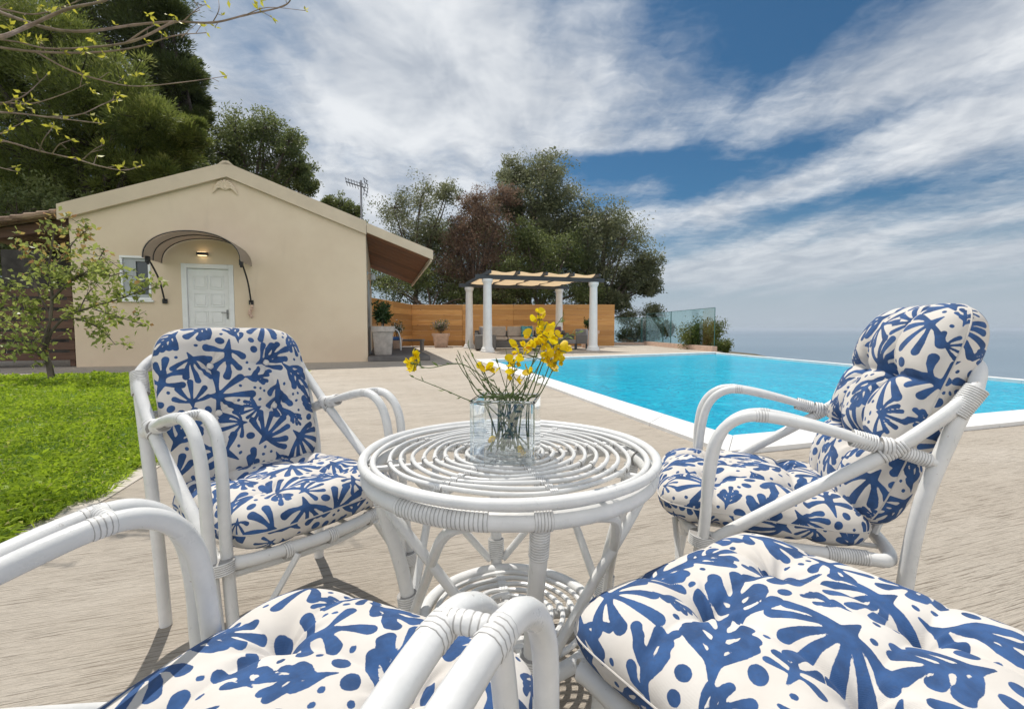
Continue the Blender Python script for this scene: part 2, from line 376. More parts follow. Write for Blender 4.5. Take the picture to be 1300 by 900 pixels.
# ---------------------------------------------------------------- print pattern
def smin(a, b, k):
    h = np.clip(.5+.5*(b-a)/k, 0, 1); return b*(1-h)+a*h-k*h*(1-h)
def cone(X, Y, a, b, ra, rb):
    dx, dy = b[0]-a[0], b[1]-a[1]; t = np.clip(((X-a[0])*dx+(Y-a[1])*dy)/(dx*dx+dy*dy+1e-12), 0, 1)
    return np.hypot(X-a[0]-t*dx, Y-a[1]-t*dy)-(ra+(rb-ra)*t)
def motif(X, Y, x, y, ang, L, kind, rng):
    ca, sa = math.cos(ang), math.sin(ang); U = ((X-x)*ca+(Y-y)*sa)/L; Vv = (-(X-x)*sa+(Y-y)*ca)/L
    d = np.full(X.shape, 9.)
    flip = 1 if rng.random() < .5 else -1; Vv = Vv*flip
    def finger(p, a, l, rt, curl, d, k=.03, r0=.032):
        # one rounded drop: narrow where it leaves the body, swelling to a round tip, gently curled
        q = [p]; rr = [r0, r0*1.05, rt*.74, rt]; aa = a
        for i in range(3):
            s = l*(.30, .36, .34)[i]; q.append((q[-1][0]+s*math.cos(aa), q[-1][1]+s*math.sin(aa))); aa += curl*.5
        e = cone(U, Vv, q[0], q[1], rr[0], rr[1])
        for i in (1, 2): e = np.minimum(e, cone(U, Vv, q[i], q[i+1], rr[i], rr[i+1]))
        return smin(d, e, k)
    if kind == 0:        # fan of rounded drops on a short stalk
        n = int(rng.integers(5, 8)); d = cone(U, Vv, (-.56, .02), (-.30, 0), .0, .085)
        for i in range(n):
            f = i/(n-1)*2-1; a = f*rng.uniform(1.35, 1.65)
            d = finger((-.28+.06*math.cos(a), .085*math.sin(a)), a, rng.uniform(.74, .92)*(1-.26*abs(f)), rng.uniform(.078, .10) if n < 7 else rng.uniform(.066, .08), -.55*f*rng.uniform(.3, 1.3), d)
    elif kind == 1:      # frond: curved spine with side drops
        bend = rng.uniform(.10, .45); T_ = np.linspace(0, 1, 7); sp = [(-.68+1.15*t, bend*(t*t-.35*t)) for t in T_]
        rs = [.0, .034, .058, .062, .055, .050, .090]
        for i in range(6): d = np.minimum(d, cone(U, Vv, sp[i], sp[i+1], rs[i], rs[i+1]))
        for i, t in enumerate((.24, .30, .48, .52, .72, .76)):
            k = min(5, int(round(t*6))); p = sp[k]; sgn = 1 if i % 2 else -1; a = sgn*rng.uniform(.85, 1.2)+.15
            d = finger(p, a, rng.uniform(.42, .54)*(1-.45*abs(t-.5)), rng.uniform(.074, .092), -sgn*rng.uniform(.3, .9), d)
    elif kind == 2:      # open hand: long drops from one bent body
        d = cone(U, Vv, (-.55, -.18), (-.15, -.08), 0, .09); d = np.minimum(d, cone(U, Vv, (-.15, -.08), (.18, .12), .09, .07))
        for j, (px_, py_, a) in enumerate(((-.16, -.05, 1.75), (.03, .03, 1.25), (.17, .10, .55), (.10, .0, -.45), (-.1, -.1, -1.25))):
            d = finger((px_, py_), a+rng.uniform(-.12, .12), rng.uniform(.42, .56), rng.uniform(.078, .098), rng.uniform(-.5, .5), d)
    else:                # leaf: drops sweeping forward on both sides of a short body
        d = cone(U, Vv, (-.66, 0), (-.38, .01), 0, .075); d = np.minimum(d, cone(U, Vv, (-.38, .01), (.14, 0), .075, .045))
        for s in (-1, 1):
            for j, t in enumerate((-.38, -.15, .06)):
                d = finger((t, .03*s), s*rng.uniform(.85, 1.1), rng.uniform(.50, .62)-.09*j, rng.uniform(.074, .090), -s*rng.uniform(.2, .8), d)
        d = finger((.12, 0), rng.uniform(-.2, .2), .46, .092, .1, d)
    return (d-.022)*L
def print_field(X, Y, seed, x0, x1, y0, y1, big=.082):
    rng = np.random.default_rng(seed); D = np.full(X.shape, .05); C = []
    for rad, tries in ((big, 900), (big*.82, 1200), (big*.66, 1800), (big*.50, 3000)):
        for _ in range(tries):
            x, y = rng.uniform(x0, x1), rng.uniform(y0, y1); r = rad*rng.uniform(.92, 1.08)
            if all((x-a)**2+(y-b)**2 > ((r+c)*.86)**2 for a, b, c in C):
                ang = rng.uniform(0, 2*PI); k = int(rng.choice([0, 0, 0, 1, 1, 3, 3, 3, 2])); L = r*1.62
                m = (np.abs(X-x) < r*1.6) & (np.abs(Y-y) < r*1.6)
                if m.any(): D[m] = np.minimum(D[m], motif(X[m], Y[m], x, y, ang, L, k, rng))
                C.append((x, y, r))
    def dot(x, y, rad):
        m = (np.abs(X-x) < .0034) & (np.abs(Y-y) < .0034)
        if not m.any() or D[m].min() < rad+.0045: return False
        e = rng.uniform(1, 1.4); a = rng.uniform(0, PI); mm = (np.abs(X-x) < .04) & (np.abs(Y-y) < .04); dx, dy = X[mm]-x, Y[mm]-y
        u_, v_ = dx*math.cos(a)+dy*math.sin(a), -dx*math.sin(a)+dy*math.cos(a); D[mm] = np.minimum(D[mm], np.hypot(u_/e, v_)-rad); return True
    n = 0
    for _ in range(900):
        n += dot(rng.uniform(x0, x1), rng.uniform(y0, y1), rng.uniform(.009, .0125))
        if n >= 20: break
    n = 0
    for _ in range(1500):       # little dots in threes and fours
        x, y = rng.uniform(x0, x1), rng.uniform(y0, y1); a = rng.uniform(0, 6.28)
        if dot(x, y, .0045):
            n += 1
            for j in range(int(rng.integers(1, 4))): dot(x+.0145*math.cos(a+j*1.25), y+.0145*math.sin(a+j*1.25), rng.uniform(.0034, .0048))
        if n >= 46: break
    return D

def cushion(name, parent, hx, hy, T, seed, buttons, dip=.03, sig=.05, crease=.012, links=(), big=.057, N=190, prof=5., corner=6., mtx=None, bend=0., wr=.004, pipe=True):
    a = np.linspace(-1, 1, N); sx1 = np.sign(a)*(1-(1-np.abs(a))**1.75)
    SX, SY = np.meshgrid(sx1, sx1); m = np.maximum(np.abs(SX), np.abs(SY)); ln = (np.abs(SX)**corner+np.abs(SY)**corner)**(1/corner)+1e-12
    k = m/ln; X = hx*SX*k; Y = hy*SY*k; rho = np.clip(m, 0, 1)
    dome = 1+.16*(1-rho**2)
    rng = np.random.default_rng(seed)
    sheets = []
    for sgn in (1, -1):
        pf = prof if sgn > 0 else max(prof, 8.)
        base = T/2*np.sqrt(np.clip(1-rho**pf, 0, 1)); Z = base*(dome if sgn > 0 else .95)
        soft = np.clip((1-rho)*3.2, 0, 1)
        for bx, by in buttons:
            d = np.hypot(X-bx, Y-by); Z = Z-dip*np.exp(-(d/sig)**1.45)*np.clip(base/(T/2)*1.2, 0, 1)
        for (p, q, amt) in links:
            d = cone(X, Y, p, q, 0, 0); Z = Z-amt*crease*np.exp(-(np.abs(d)/.015)**1.15)*np.clip(base/(T/2)*1.3, 0, 1)
        w = np.zeros_like(X)
        for _ in range(16):
            f = rng.uniform(12, 55); th = rng.uniform(0, PI); w += np.sin(f*(X*math.cos(th)+Y*math.sin(th))+rng.uniform(0, 6))*10/f
        Z = Z+w*wr*.22*soft
        # radial puckers around the buttons
        for bx, by in buttons:
            d = np.hypot(X-bx, Y-by); th = np.arctan2(Y-by, X-bx); Z = Z+.0034*np.sin(7*th+bx*50+2*np.sin(th*2+by*40))*np.exp(-((d-.036)/.026)**2)*soft
        Z = np.maximum(Z, .0015*(1-rho)) * sgn
        Zb = Z-bend*(Y/hy)**2 if bend else Z
        P = np.stack([X, Y, Zb], -1)
        # cloth coordinates by arc length
        q = np.linspace(0, 1, 400); hq = T/2*np.sqrt(np.clip(1-q**pf, 0, 1)); ex = np.concatenate([[0], np.cumsum(np.hypot(np.diff(hq), np.diff(q)*min(hx, hy))-np.diff(q)*min(hx, hy))])
        e_ = np.interp(rho, q, ex); nx = np.sign(SX)*np.abs(SX)**3+SX*.02; ny = np.sign(SY)*np.abs(SY)**3+SY*.02; nn = np.hypot(nx, ny)+1e-9
        px = X+nx/nn*e_; py = Y+ny/nn*e_
        ext = max(hx, hy)+T*.9
        D = print_field(px, py, seed*2+(sgn > 0), -hx-T*.8, hx+T*.8, -hy-T*.8, hy+T*.8, big)
        sheets.append((P, px, py, D))
    idx = np.arange(N*N).reshape(N, N); f = np.stack([idx[:-1, :-1], idx[:-1, 1:], idx[1:, 1:], idx[1:, :-1]], -1).reshape(-1, 4)
    V = np.concatenate([s[0].reshape(-1, 3) for s in sheets]); Fq = np.concatenate([f, f[:, ::-1]+N*N])
    o = npmesh(name, V, Fq, M['fabric'], parent, smooth=True); me = o.data
    at_ = me.attributes.new('ink', 'FLOAT', 'POINT'); at_.data.foreach_set('value', np.concatenate([s[3].ravel() for s in sheets]).astype(np.float32))
    pv = np.zeros((2*N*N, 3), np.float32); pv[:, 0] = np.concatenate([s[1].ravel() for s in sheets]); pv[:, 1] = np.concatenate([s[2].ravel() for s in sheets])
    at_ = me.attributes.new('pat', 'FLOAT_VECTOR', 'POINT'); at_.data.foreach_set('vector', pv.ravel())
    if mtx is not None: o.matrix_local = mtx
    top = sheets[0][0]
    for bx, by in buttons:
        j = np.argmin((top[..., 0]-bx)**2+(top[..., 1]-by)**2); p = top.reshape(-1, 3)[j]
        MB().lathe([(.0115, -.004), (.0125, .005), (.010, .010), (.005, .0122), (.0005, .0126)], p, 14).build('button', M['button'], o)
    if pipe:
        b = np.concatenate([np.arange(N), np.arange(N-1)*N+2*N-1, (N*N-2-np.arange(N-1)), (np.arange(N-2)[::-1]+1)*N]) ; pts = top.reshape(-1, 3)[b][::3]
        MB().tube([tuple(p) for p in pts], .0019, 6, closed=True).build('piping', M['seam'], o)
    return o

# ---------------------------------------------------------------- cane armchair (local: x = sitter's right, y = forward)
def P3(x, y, z): return Vector((x, y, z))
frame_cache = {}
def frame_parts(root, key='chair'):
    if key in frame_cache:
        for src in frame_cache[key]:
            c = src.copy(); COL.objects.link(c); c.parent = root
        return
    made = []
    zr = .312
    # back loop: one cane from the front of the left seat rail up over the back and down to the right
    half = [P3(.262, .172, .290), P3(.262, .120, .338), P3(.263, -.03, .448), P3(.262, -.20, .568), P3(.252, -.335, .69), P3(.226, -.372, .738), P3(.17, -.394, .772), P3(.06, -.404, .788)]
    loop = [P3(-p.x, p.y, p.z) for p in half]+[P3(0, -.405, .790)]+half[::-1]
    b = MB(); b.tube(spline(loop, 8), .0150, 12)
    for x in (-.12, 0, .12): b.tube(spline([P3(x, -.235, .33), P3(x, -.31, .56), P3(x, -.392, .772)], 5), .010, 8)
    b.tube(spline([P3(-.25, -.318, .60), P3(0, -.345, .60), P3(.25, -.318, .60)], 5), .011, 8)
    made.append(b.build('back_frame', M['cane'], root))
    for sx in (1, -1):
        b = MB(); b.tube(spline([P3(sx*.240, -.244, .0), P3(sx*.247, -.250, .22), P3(sx*.254, -.275, .46), P3(sx*.250, -.345, .70)], 6), [.0162]*18+[.0145], 12)
        made.append(b.build('rear_leg', M['cane'], root))
    for sx in (1, -1):
        b = MB()
        for off in (-1, 1):
            o = off
            path = [P3(sx*(.257+.004*o), -.292, .556), P3(sx*(.259+.006*o), -.20, .583), P3(sx*(.261+.017*o), -.06, .622), P3(sx*(.262+.0225*o), .050+.006*o, .641),
                    P3(sx*(.263+.0235*o), .108+.006*o, .626), P3(sx*(.264+.023*o), .146+.006*o, .580), P3(sx*(.264+.021*o), .164+.005*o, .50), P3(sx*(.264+.017*o), .178, .32), P3(sx*(.264+.0145*o), .228, 0)]
            sp = spline(path, 7); b.tube(sp, [.0088+.0046*min(1, i/16) for i in range(len(sp))], 12)
            i0 = 3*7-1; g = MB(); binding(g, sp[i0:i0+3], .0138, 4, .04); made.append(g.build('binding', M['wrap'], root))
        made.append(b.build('arm', M['cane'], root))
        # bridging wrap between the twin canes
        br = MB(); binding(br, [P3(sx*.240, .052, .6460), P3(sx*.262, .054, .6480), P3(sx*.284, .058, .6460)], .0088, 7, .06, 12)
        made.append(br.build('binding', M['wrap'], root))
        for q0, q1, rr_, tn_ in ((P3(sx*.2605, -.235, .592), P3(sx*.2625, -.19, .562), .0172, 8), (P3(sx*.2575, -.282, .559), P3(sx*.2585, -.230, .575), .0150, 10), (P3(sx*.2590, -.182, .588), P3(sx*.2595, -.135, .600), .0188, 9)):
            g = MB(); binding(g, [q0, q1], rr_, tn_, .11, 14); made.append(g.build('binding', M['wrap'], root))
        g = MB(); binding(g, [P3(sx*.2610, -.212, .582), P3(sx*.2612, -.190, .584)], .0215, 3, .11, 14)
        made.append(g.build('binding', M['wrap'], root))
        g = MB(); binding(g, [P3(sx*.251, -.325, .662), P3(sx*.243, -.364, .722)], .0205, 14, .10, 14); made.append(g.build('binding', M['wrap'], root))
        g = MB(); binding(g, [P3(sx*.2645, .213, .10), P3(sx*.2645, .208, .135)], .0285, 8, .05, 16); made.append(g.build('binding', M['wrap'], root))
        g = MB(); binding(g, [P3(sx*.264, .182, .298), P3(sx*.264, .179, .326)], .0305, 6, .05, 16); made.append(g.build('binding', M['wrap'], root))
        g = MB(); g.tube(spline([P3(sx*.115, .245, .300), P3(sx*.20, .228, .17), P3(sx*.255, .214, .085)], 5), .0080, 8); made.append(g.build('brace', M['cane'], root))
    # seat: bowed loop rail with a second cane under the front
    f = MB(); rail = spline([P3(-.240, .182, zr), P3(-.12, .226, zr), P3(0, .238, zr), P3(.12, .226, zr), P3(.240, .182, zr), P3(.248, .05, zr), P3(.243, -.16, zr), P3(.215, -.235, zr), P3(0, -.25, zr), P3(-.215, -.235, zr), P3(-.243, -.16, zr), P3(-.248, .05, zr)], 6, True)
    f.tube(rail, .0155, 12, closed=True); f.tube(spline([P3(-.240, .177, zr-.030), P3(0, .226, zr-.030), P3(.240, .177, zr-.030)], 8), .0095, 8)
    for x in np.linspace(-.15, .15, 4): f.tube([P3(x, -.24, zr-.004), P3(x, .225, zr-.004)], .006, 6)
    made.append(f.build('seat_frame', M['cane'], root))
    for x in (-.11, .02, .13):
        g = MB(); yy = .238-.9*x*x; binding(g, [P3(x-.011, yy, zr-.003), P3(x+.011, yy, zr-.003)], .0185, 4, .08); made.append(g.build('binding', M['wrap'], root))
    g = MB(); binding(g, [P3(.2465, -.10, zr), P3(.240, -.185, zr)], .0172, 16, .06); made.append(g.build('binding', M['wrap'], root)); g = MB(); binding(g, [P3(-.2465, -.10, zr), P3(-.240, -.185, zr)], .0172, 16, .06); made.append(g.build('binding', M['wrap'], root))
    frame_cache[key] = made

def lean(y0, z0, deg, h): # frame for a back cushion: local x right, local y up along the back, local z to the front
    a = R(deg); X = Vector((1, 0, 0)); Yv = Vector((0, -math.sin(a), math.cos(a))); Z = X.cross(Yv)   # (0,-cos,-sin) -> want facing forward
    X = -X; Z = X.cross(Yv)
    m = Matrix((X, Yv, Z)).transposed().to_4x4(); c = Vector((0, y0, z0))+Yv*h; m.translation = c; return m

def armchair(label, pose, seed, seat, back, size=1.):
    x, y, t = pose; r = thing('cane_armchair', label, 'armchair', (x, y, 0), t-PI/2, 'white cane armchairs around the table')
    frame_parts(r); r.scale = (1-(1-size)*1.4, 1, size)
    sm = Matrix.Translation((0, seat['y'], seat['z'])) @ Matrix.Rotation(R(seat.get('tilt', 2)), 4, 'X')
    s = seat; q = s['b']; bt = [(-q, -q), (q, -q), (-q, q), (q, q)] if q else []
    E = .8
    lk = []
    if q: lk = [((-q, -q), (q, -q), E), ((-q, q), (q, q), E), ((-q, -q), (-q, q), E), ((q, -q), (q, q), E)]+[((sx*q, sy*q), (sx*.26, sy*q), .7) for sx in (-1, 1) for sy in (-1, 1)]+[((sx*q, sy*q), (sx*q, sy*.26), .7) for sx in (-1, 1) for sy in (-1, 1)]
    cushion('seat_cushion', r, s['hx'], s['hy'], s['T'], seed, bt, s['dip'], s['sig'], s['crease'], lk, N=200, mtx=sm, prof=s.get('prof', 5.))
    k = back; m = lean(k['y'], k['z'], k['deg'], k['hy']); bx, rows = k['bx'], k['rows']
    bt = [(sx*bx, yy) for yy in rows for sx in (-1, 1)]
    lk = []
    for yy in rows: lk += [((-bx, yy), (bx, yy), 1.), ((bx, yy), (k['hx'], yy), 1.), ((-bx, yy), (-k['hx'], yy), 1.)]
    for sx in (-1, 1):
        ys = [-k['hy']*.9]+list(rows)+[k['hy']*.9]
        lk += [((sx*bx, ys[i]), (sx*bx, ys[i+1]), .8) for i in range(len(ys)-1)]
    cushion('back_cushion', r, k['hx'], k['hy'], k['T'], seed+50, bt, k['dip'], k['sig'], k['crease'], lk, N=220, mtx=m, big=k.get('big', .057), corner=k.get('corner', 6.), prof=k.get('prof', 5.), bend=k.get('bend', .0))
    return r

flat_seat = dict(y=-.010, z=.366, hx=.236, hy=.243, T=.124, b=.10, dip=.020, sig=.05, crease=.006, tilt=1.5, prof=9.)
puff_seat = dict(y=.04, z=.374, hx=.245, hy=.255, T=.132, b=.105, dip=.034, sig=.045, crease=.016, tilt=2, prof=5.)
flat_back = dict(y=-.195, z=.375, deg=17, hx=.228, hy=.250, T=.105, bx=.085, rows=(-.03, .12), dip=.024, sig=.05, crease=.006, big=.062, corner=5., prof=4.)
puff_back = dict(y=-.190, z=.362, deg=19, hx=.225, hy=.290, T=.150, bx=.080, rows=(-.09, .09), dip=.040, sig=.05, crease=.016, prof=5.)
armchair('cane armchair with flat back cushion, left of the table before the house door', (-.66, 1.324, -.609), 3, flat_seat, flat_back)
armchair('cane armchair with plump tufted back cushion, beside the pool right of the table', (.747, 1.332, 2.796), 5, puff_seat, puff_back)
armchair('nearest cane armchair, only its arms and seat cushion showing below the left one', (-.284, .384, 1.156), 8, dict(puff_seat, y=.070, z=.395, T=.13, crease=.012, dip=.028), puff_back, .97)

# footstool at the lower right
fs = thing('footstool', 'low stool without arms under a puffy buttoned cushion, nearest to the camera on the right', 'stool', (.435, .64, 0), R(123.5)-PI/2)
f = MB(); zr = .30
f.tube(spline([P3(sx*a_, sy*b_, zr) for sx, sy, a_, b_ in ((-1, 1, .19, .23), (1, 1, .19, .23), (1, 1, .23, .19), (1, -1, .23, .19), (1, -1, .19, .23), (-1, -1, .19, .23), (-1, -1, .23, .19), (-1, 1, .23, .19))], 5, True), .0175, 10, closed=True)
for x in np.linspace(-.18, .18, 6): f.tube([P3(x, -.225, zr+.004), P3(x, .225, zr+.004)], .007, 6)
f.build('seat_frame', M['cane'], fs)
for sx in (-1, 1):
    for sy in (-1, 1):
        MB().tube(spline([P3(sx*.215, sy*.215, 0), P3(sx*.212, sy*.212, .18), P3(sx*.205, sy*.205, .32)], 4), .0175, 10).build('leg', M['cane'], fs)
q = .098
lk = [((-q, -q), (q, -q), .9), ((-q, q), (q, q), .9), ((-q, -q), (-q, q), .9), ((q, -q), (q, q), .9)]+[((sx*q, sy*q), (sx*.28, sy*q), .8) for sx in (-1, 1) for sy in (-1, 1)]+[((sx*q, sy*q), (sx*q, sy*.28), .8) for sx in (-1, 1) for sy in (-1, 1)]
cushion('seat_cushion', fs, .264, .256, .135, 21, [(-q, -q), (q, -q), (-q, q), (q, q)], .030, .048, .011, lk, N=260, mtx=Matrix.Translation((0, 0, .375)), prof=5., big=.062, corner=9.)

# ---------------------------------------------------------------- round cane table
TC = Vector((-.005, 1.115, 0)); ZT = .549; RT = .349; TA = -R(80)
tb = thing('round_cane_table', 'round white cane table with ringed top and spiral lower shelf, between the chairs', 'table', TC, 0)
m = MB(); m.tube(ringpts(RT, ZT, 120, wob=.002), .0105, 12, closed=True); m.tube(ringpts(RT-.022, ZT-.003, 110, wob=.002, ph=1), .0068, 10, closed=True); m.build('top_rim', M['cane'], tb)
m = MB()
for i, r_ in enumerate(np.linspace(.055, .288, 10)): m.tube(ringpts(r_, ZT-.003+random.uniform(-.001, .001), int(36+r_*200), wob=.006, ph=i*1.3), .0050, 9, closed=True)
sp_ = [(r0*math.cos(a), r0*math.sin(a), ZT-.003) for r0, a in [(.006+.036*k/60, k/60*2*PI*2.6) for k in range(61)]]
m.tube(sp_, .0048, 8); m.build('top_rings', M['cane'], tb)
for k in range(4):
    a = TA+k*PI/4+.12; m = MB(); c_, s_ = math.cos(a), math.sin(a)
    m.tube([(-.325*c_, -.325*s_, ZT-.018), (.325*c_, .325*s_, ZT-.018)], .0080, 8); 
    for r_ in np.linspace(.055, .288, 10):
        for sg in (-1, 1):
            cx, cy = sg*r_*c_, sg*r_*s_; tx, ty = -s_, c_
            binding(m, [(cx-tx*.008, cy-ty*.008, ZT-.004), (cx+tx*.008, cy+ty*.008, ZT-.004)], .0062, 4, .12, 8, 4)
            m.tube([(cx+c_*.012*q_+tx*.011*math.cos(w), cy+s_*.012*q_+ty*.011*math.cos(w), ZT-.012+.012*math.sin(w)) for q_, w in [((j/8-.5)*.5, j/8*2*PI) for j in range(9)]], .0026, 5)
    m.build('spoke', M['wrap'], tb)
RA = .336; ZA = ZT-.034
m = MB(); m.tube(ringpts(RA, ZA, 110, wob=.0015), .0185, 14, closed=True); m.build('apron', M['cane'], tb)
def arc(r, z, a0, a1, n=14): return [(r*math.cos(a0+(a1-a0)*i/n), r*math.sin(a0+(a1-a0)*i/n), z) for i in range(n+1)]
m = MB(); binding(m, arc(RA, ZA, R(-128), R(-96), 18), .0196, 24, .05, 14); m.build('binding', M['wrap'], tb)
m = MB(); binding(m, arc(RA, ZA, R(35), R(75), 18), .0196, 28, .05, 14); m.build('binding', M['wrap'], tb)
RS = .220; ZS = .128
for k in range(4):
    a = TA+k*PI/2; c_, s_ = math.cos(a), math.sin(a)
    lp = spline([(.326*c_, .326*s_, ZA-.004), (.305*c_, .305*s_, .42), (.262*c_, .262*s_, .26), (.243*c_, .243*s_, .13), (.235*c_, .235*s_, 0)], 6)
    MB().tube(lp, .0168, 12).build('leg', M['cane'], tb)
    m = MB(); binding(m, [(.322*c_, .322*s_, .50), (.309*c_, .309*s_, .435)], .0182, 12, .05); m.build('binding', M['wrap'], tb)
    m = MB(); binding(m, [((RA-.002)*math.cos(a+d), (RA-.002)*math.sin(a+d), ZA) for d in (-.05, 0, .05)], .0212, 6, .05, 14); m.build('binding', M['wrap'], tb)
    m = MB(); binding(m, [(.254*c_, .254*s_, .21), (.247*c_, .247*s_, .155)], .0235, 10, .05, 14); m.build('binding', M['wrap'], tb)
    for sg in (-1, 1):
        e = a+sg*R(70); b_ = a+sg*.085
        f0 = Vector((.246*math.cos(b_), .246*math.sin(b_), .15)); f3 = Vector((.322*math.cos(e), .322*math.sin(e), ZA-.014)); f2 = Vector((.312*math.cos(a+sg*R(57)), .312*math.sin(a+sg*R(57)), ZA-.050))
        MB().tube(spline([f0, f0.lerp(f2, .5)+Vector((0, 0, .004)), f2, f3], 8), .0108, 9).build('brace', M['cane'], tb)
m = MB(); m.tube(ringpts(RS, ZS, 90, wob=.003), .0165, 12, closed=True)
for i, r_ in enumerate((.188, .160, .132, .104, .076)): m.tube(ringpts(r_, ZS+.006, 60, wob=.008, ph=i), .0068, 8, closed=True)
m.tube([(r0*math.cos(a), r0*math.sin(a), ZS+.007) for r0, a in [(.006+.042*k/70, k/70*2*PI*3.2) for k in range(71)]], .0068, 8)
for k in range(2):
    a = TA+k*PI/2; c_, s_ = math.cos(a), math.sin(a); m.tube([(-.22*c_, -.22*s_, ZS-.010), (.22*c_, .22*s_, ZS-.010)], .0125, 9)
    for r_ in (.188, .160, .132, .104, .076):
        for sg in (-1, 1):
            cx, cy = sg*r_*c_, sg*r_*s_; binding(m, [(cx+s_*.012, cy-c_*.012, ZS+.004), (cx-s_*.012, cy+c_*.012, ZS+.004)], .0095, 3, .1, 8, 4)
m.build('lower_shelf', M['cane'], tb)

# ---------------------------------------------------------------- glass vase and broom sprigs
VC = Vector((-.012, 1.045, ZT+.006)); VR = R(-9); VW, VD, VH = .072, .067, .140
vs_ = thing('square_glass_vase', 'clear square glass vase holding yellow broom, in the middle of the table', 'vase', VC, VR)
m = MB(); tk = .0055; q8 = lambda w_, d_, z_: [(w_*x, d_*y, z_) for x, y in ((-1, -.93), (-.93, -1), (.93, -1), (1, -.93), (1, .93), (.93, 1), (-.93, 1), (-1, .93))]
rings = [q8(VW*.97, VD*.97, 0), q8(VW, VD, .002), q8(VW, VD, VH-.0062), q8(VW-tk, VD-tk, VH-.0062), q8(VW-tk, VD-tk, .018), q8(VW-tk-.006, VD-tk-.006, .0145)]
vv = [p for r_ in rings for p in r_]; ff_ = [(i*8+k, i*8+(k+1) % 8, (i+1)*8+(k+1) % 8, (i+1)*8+k) for i in range(5) for k in range(8)]+[tuple(reversed(range(8))), tuple(range(40, 48))]
m.add(vv, ff_); m.build('glass', M['vase_glass'], vs_, False)
m = MB(); m.tube([(x*(VW-.0028), y*(VD-.0028), VH-.003) for x, y in ((-1, -.9), (-.9, -1), (.9, -1), (1, -.9), (1, .9), (.9, 1), (-.9, 1), (-1, .9))], .0031, 8, closed=True); m.build('rim', M['clear_glass'], vs_)
for x, y in ((-1, -1), (1, -1), (1, 1), (-1, 1)):
    MB().tube([(x*(VW-.0045), y*(VD-.0045), .019), (x*(VW-.0045), y*(VD-.0045), VH-.0065)], .0040, 8).build('corner_edge', M['clear_glass'], vs_)
def blossom(mb, c, s, d, rng):
    # pea flower: broad upright standard, two wings, a keel
    d = d.normalized(); a = Vector((rng.uniform(-1, 1), rng.uniform(-1, 1), rng.uniform(.2, 1))); x = d.cross(a).normalized(); y = x.cross(d).normalized()
    def petal(base, axis, side, L, W, cup, tone):
        n = axis.cross(side).normalized(); vs = [base]; prof_ = [(.25, .55), (.55, 1.), (.82, .8), (1., .25)]
        for f_, w_ in prof_:
            vs.append(base+axis*(L*f_)-side*(W*w_*.5)+n*cup*L*(w_*.25)); vs.append(base+axis*(L*f_)+n*(-cup*L*.10*f_)); vs.append(base+axis*(L*f_)+side*(W*w_*.5)+n*cup*L*(w_*.25))
        fs = [(0, 2, 1), (0, 3, 2)]
        for i in range(3):
            o = 1+3*i; fs += [(o, o+1, o+4, o+3), (o+1, o+2, o+5, o+4)]
        mb.add(vs, fs, tone)
    petal(c, (y*.9+d*.35).normalized(), x, s*1.15, s*1.35, .5, rng.uniform(.2, .8))
    petal(c, (d*.9-y*.25+x*.35).normalized(), y, s*.95, s*.6, .4, rng.uniform(.1, .85)); petal(c, (d*.9-y*.25-x*.35).normalized(), -y, s*.95, s*.6, -.4, rng.uniform(.1, .85))
    petal(c, (d*.8-y*.6).normalized(), x, s*.9, s*.55, -.6, rng.uniform(.3, .95))
def w(px, py, Y): return at(px, py, Y)
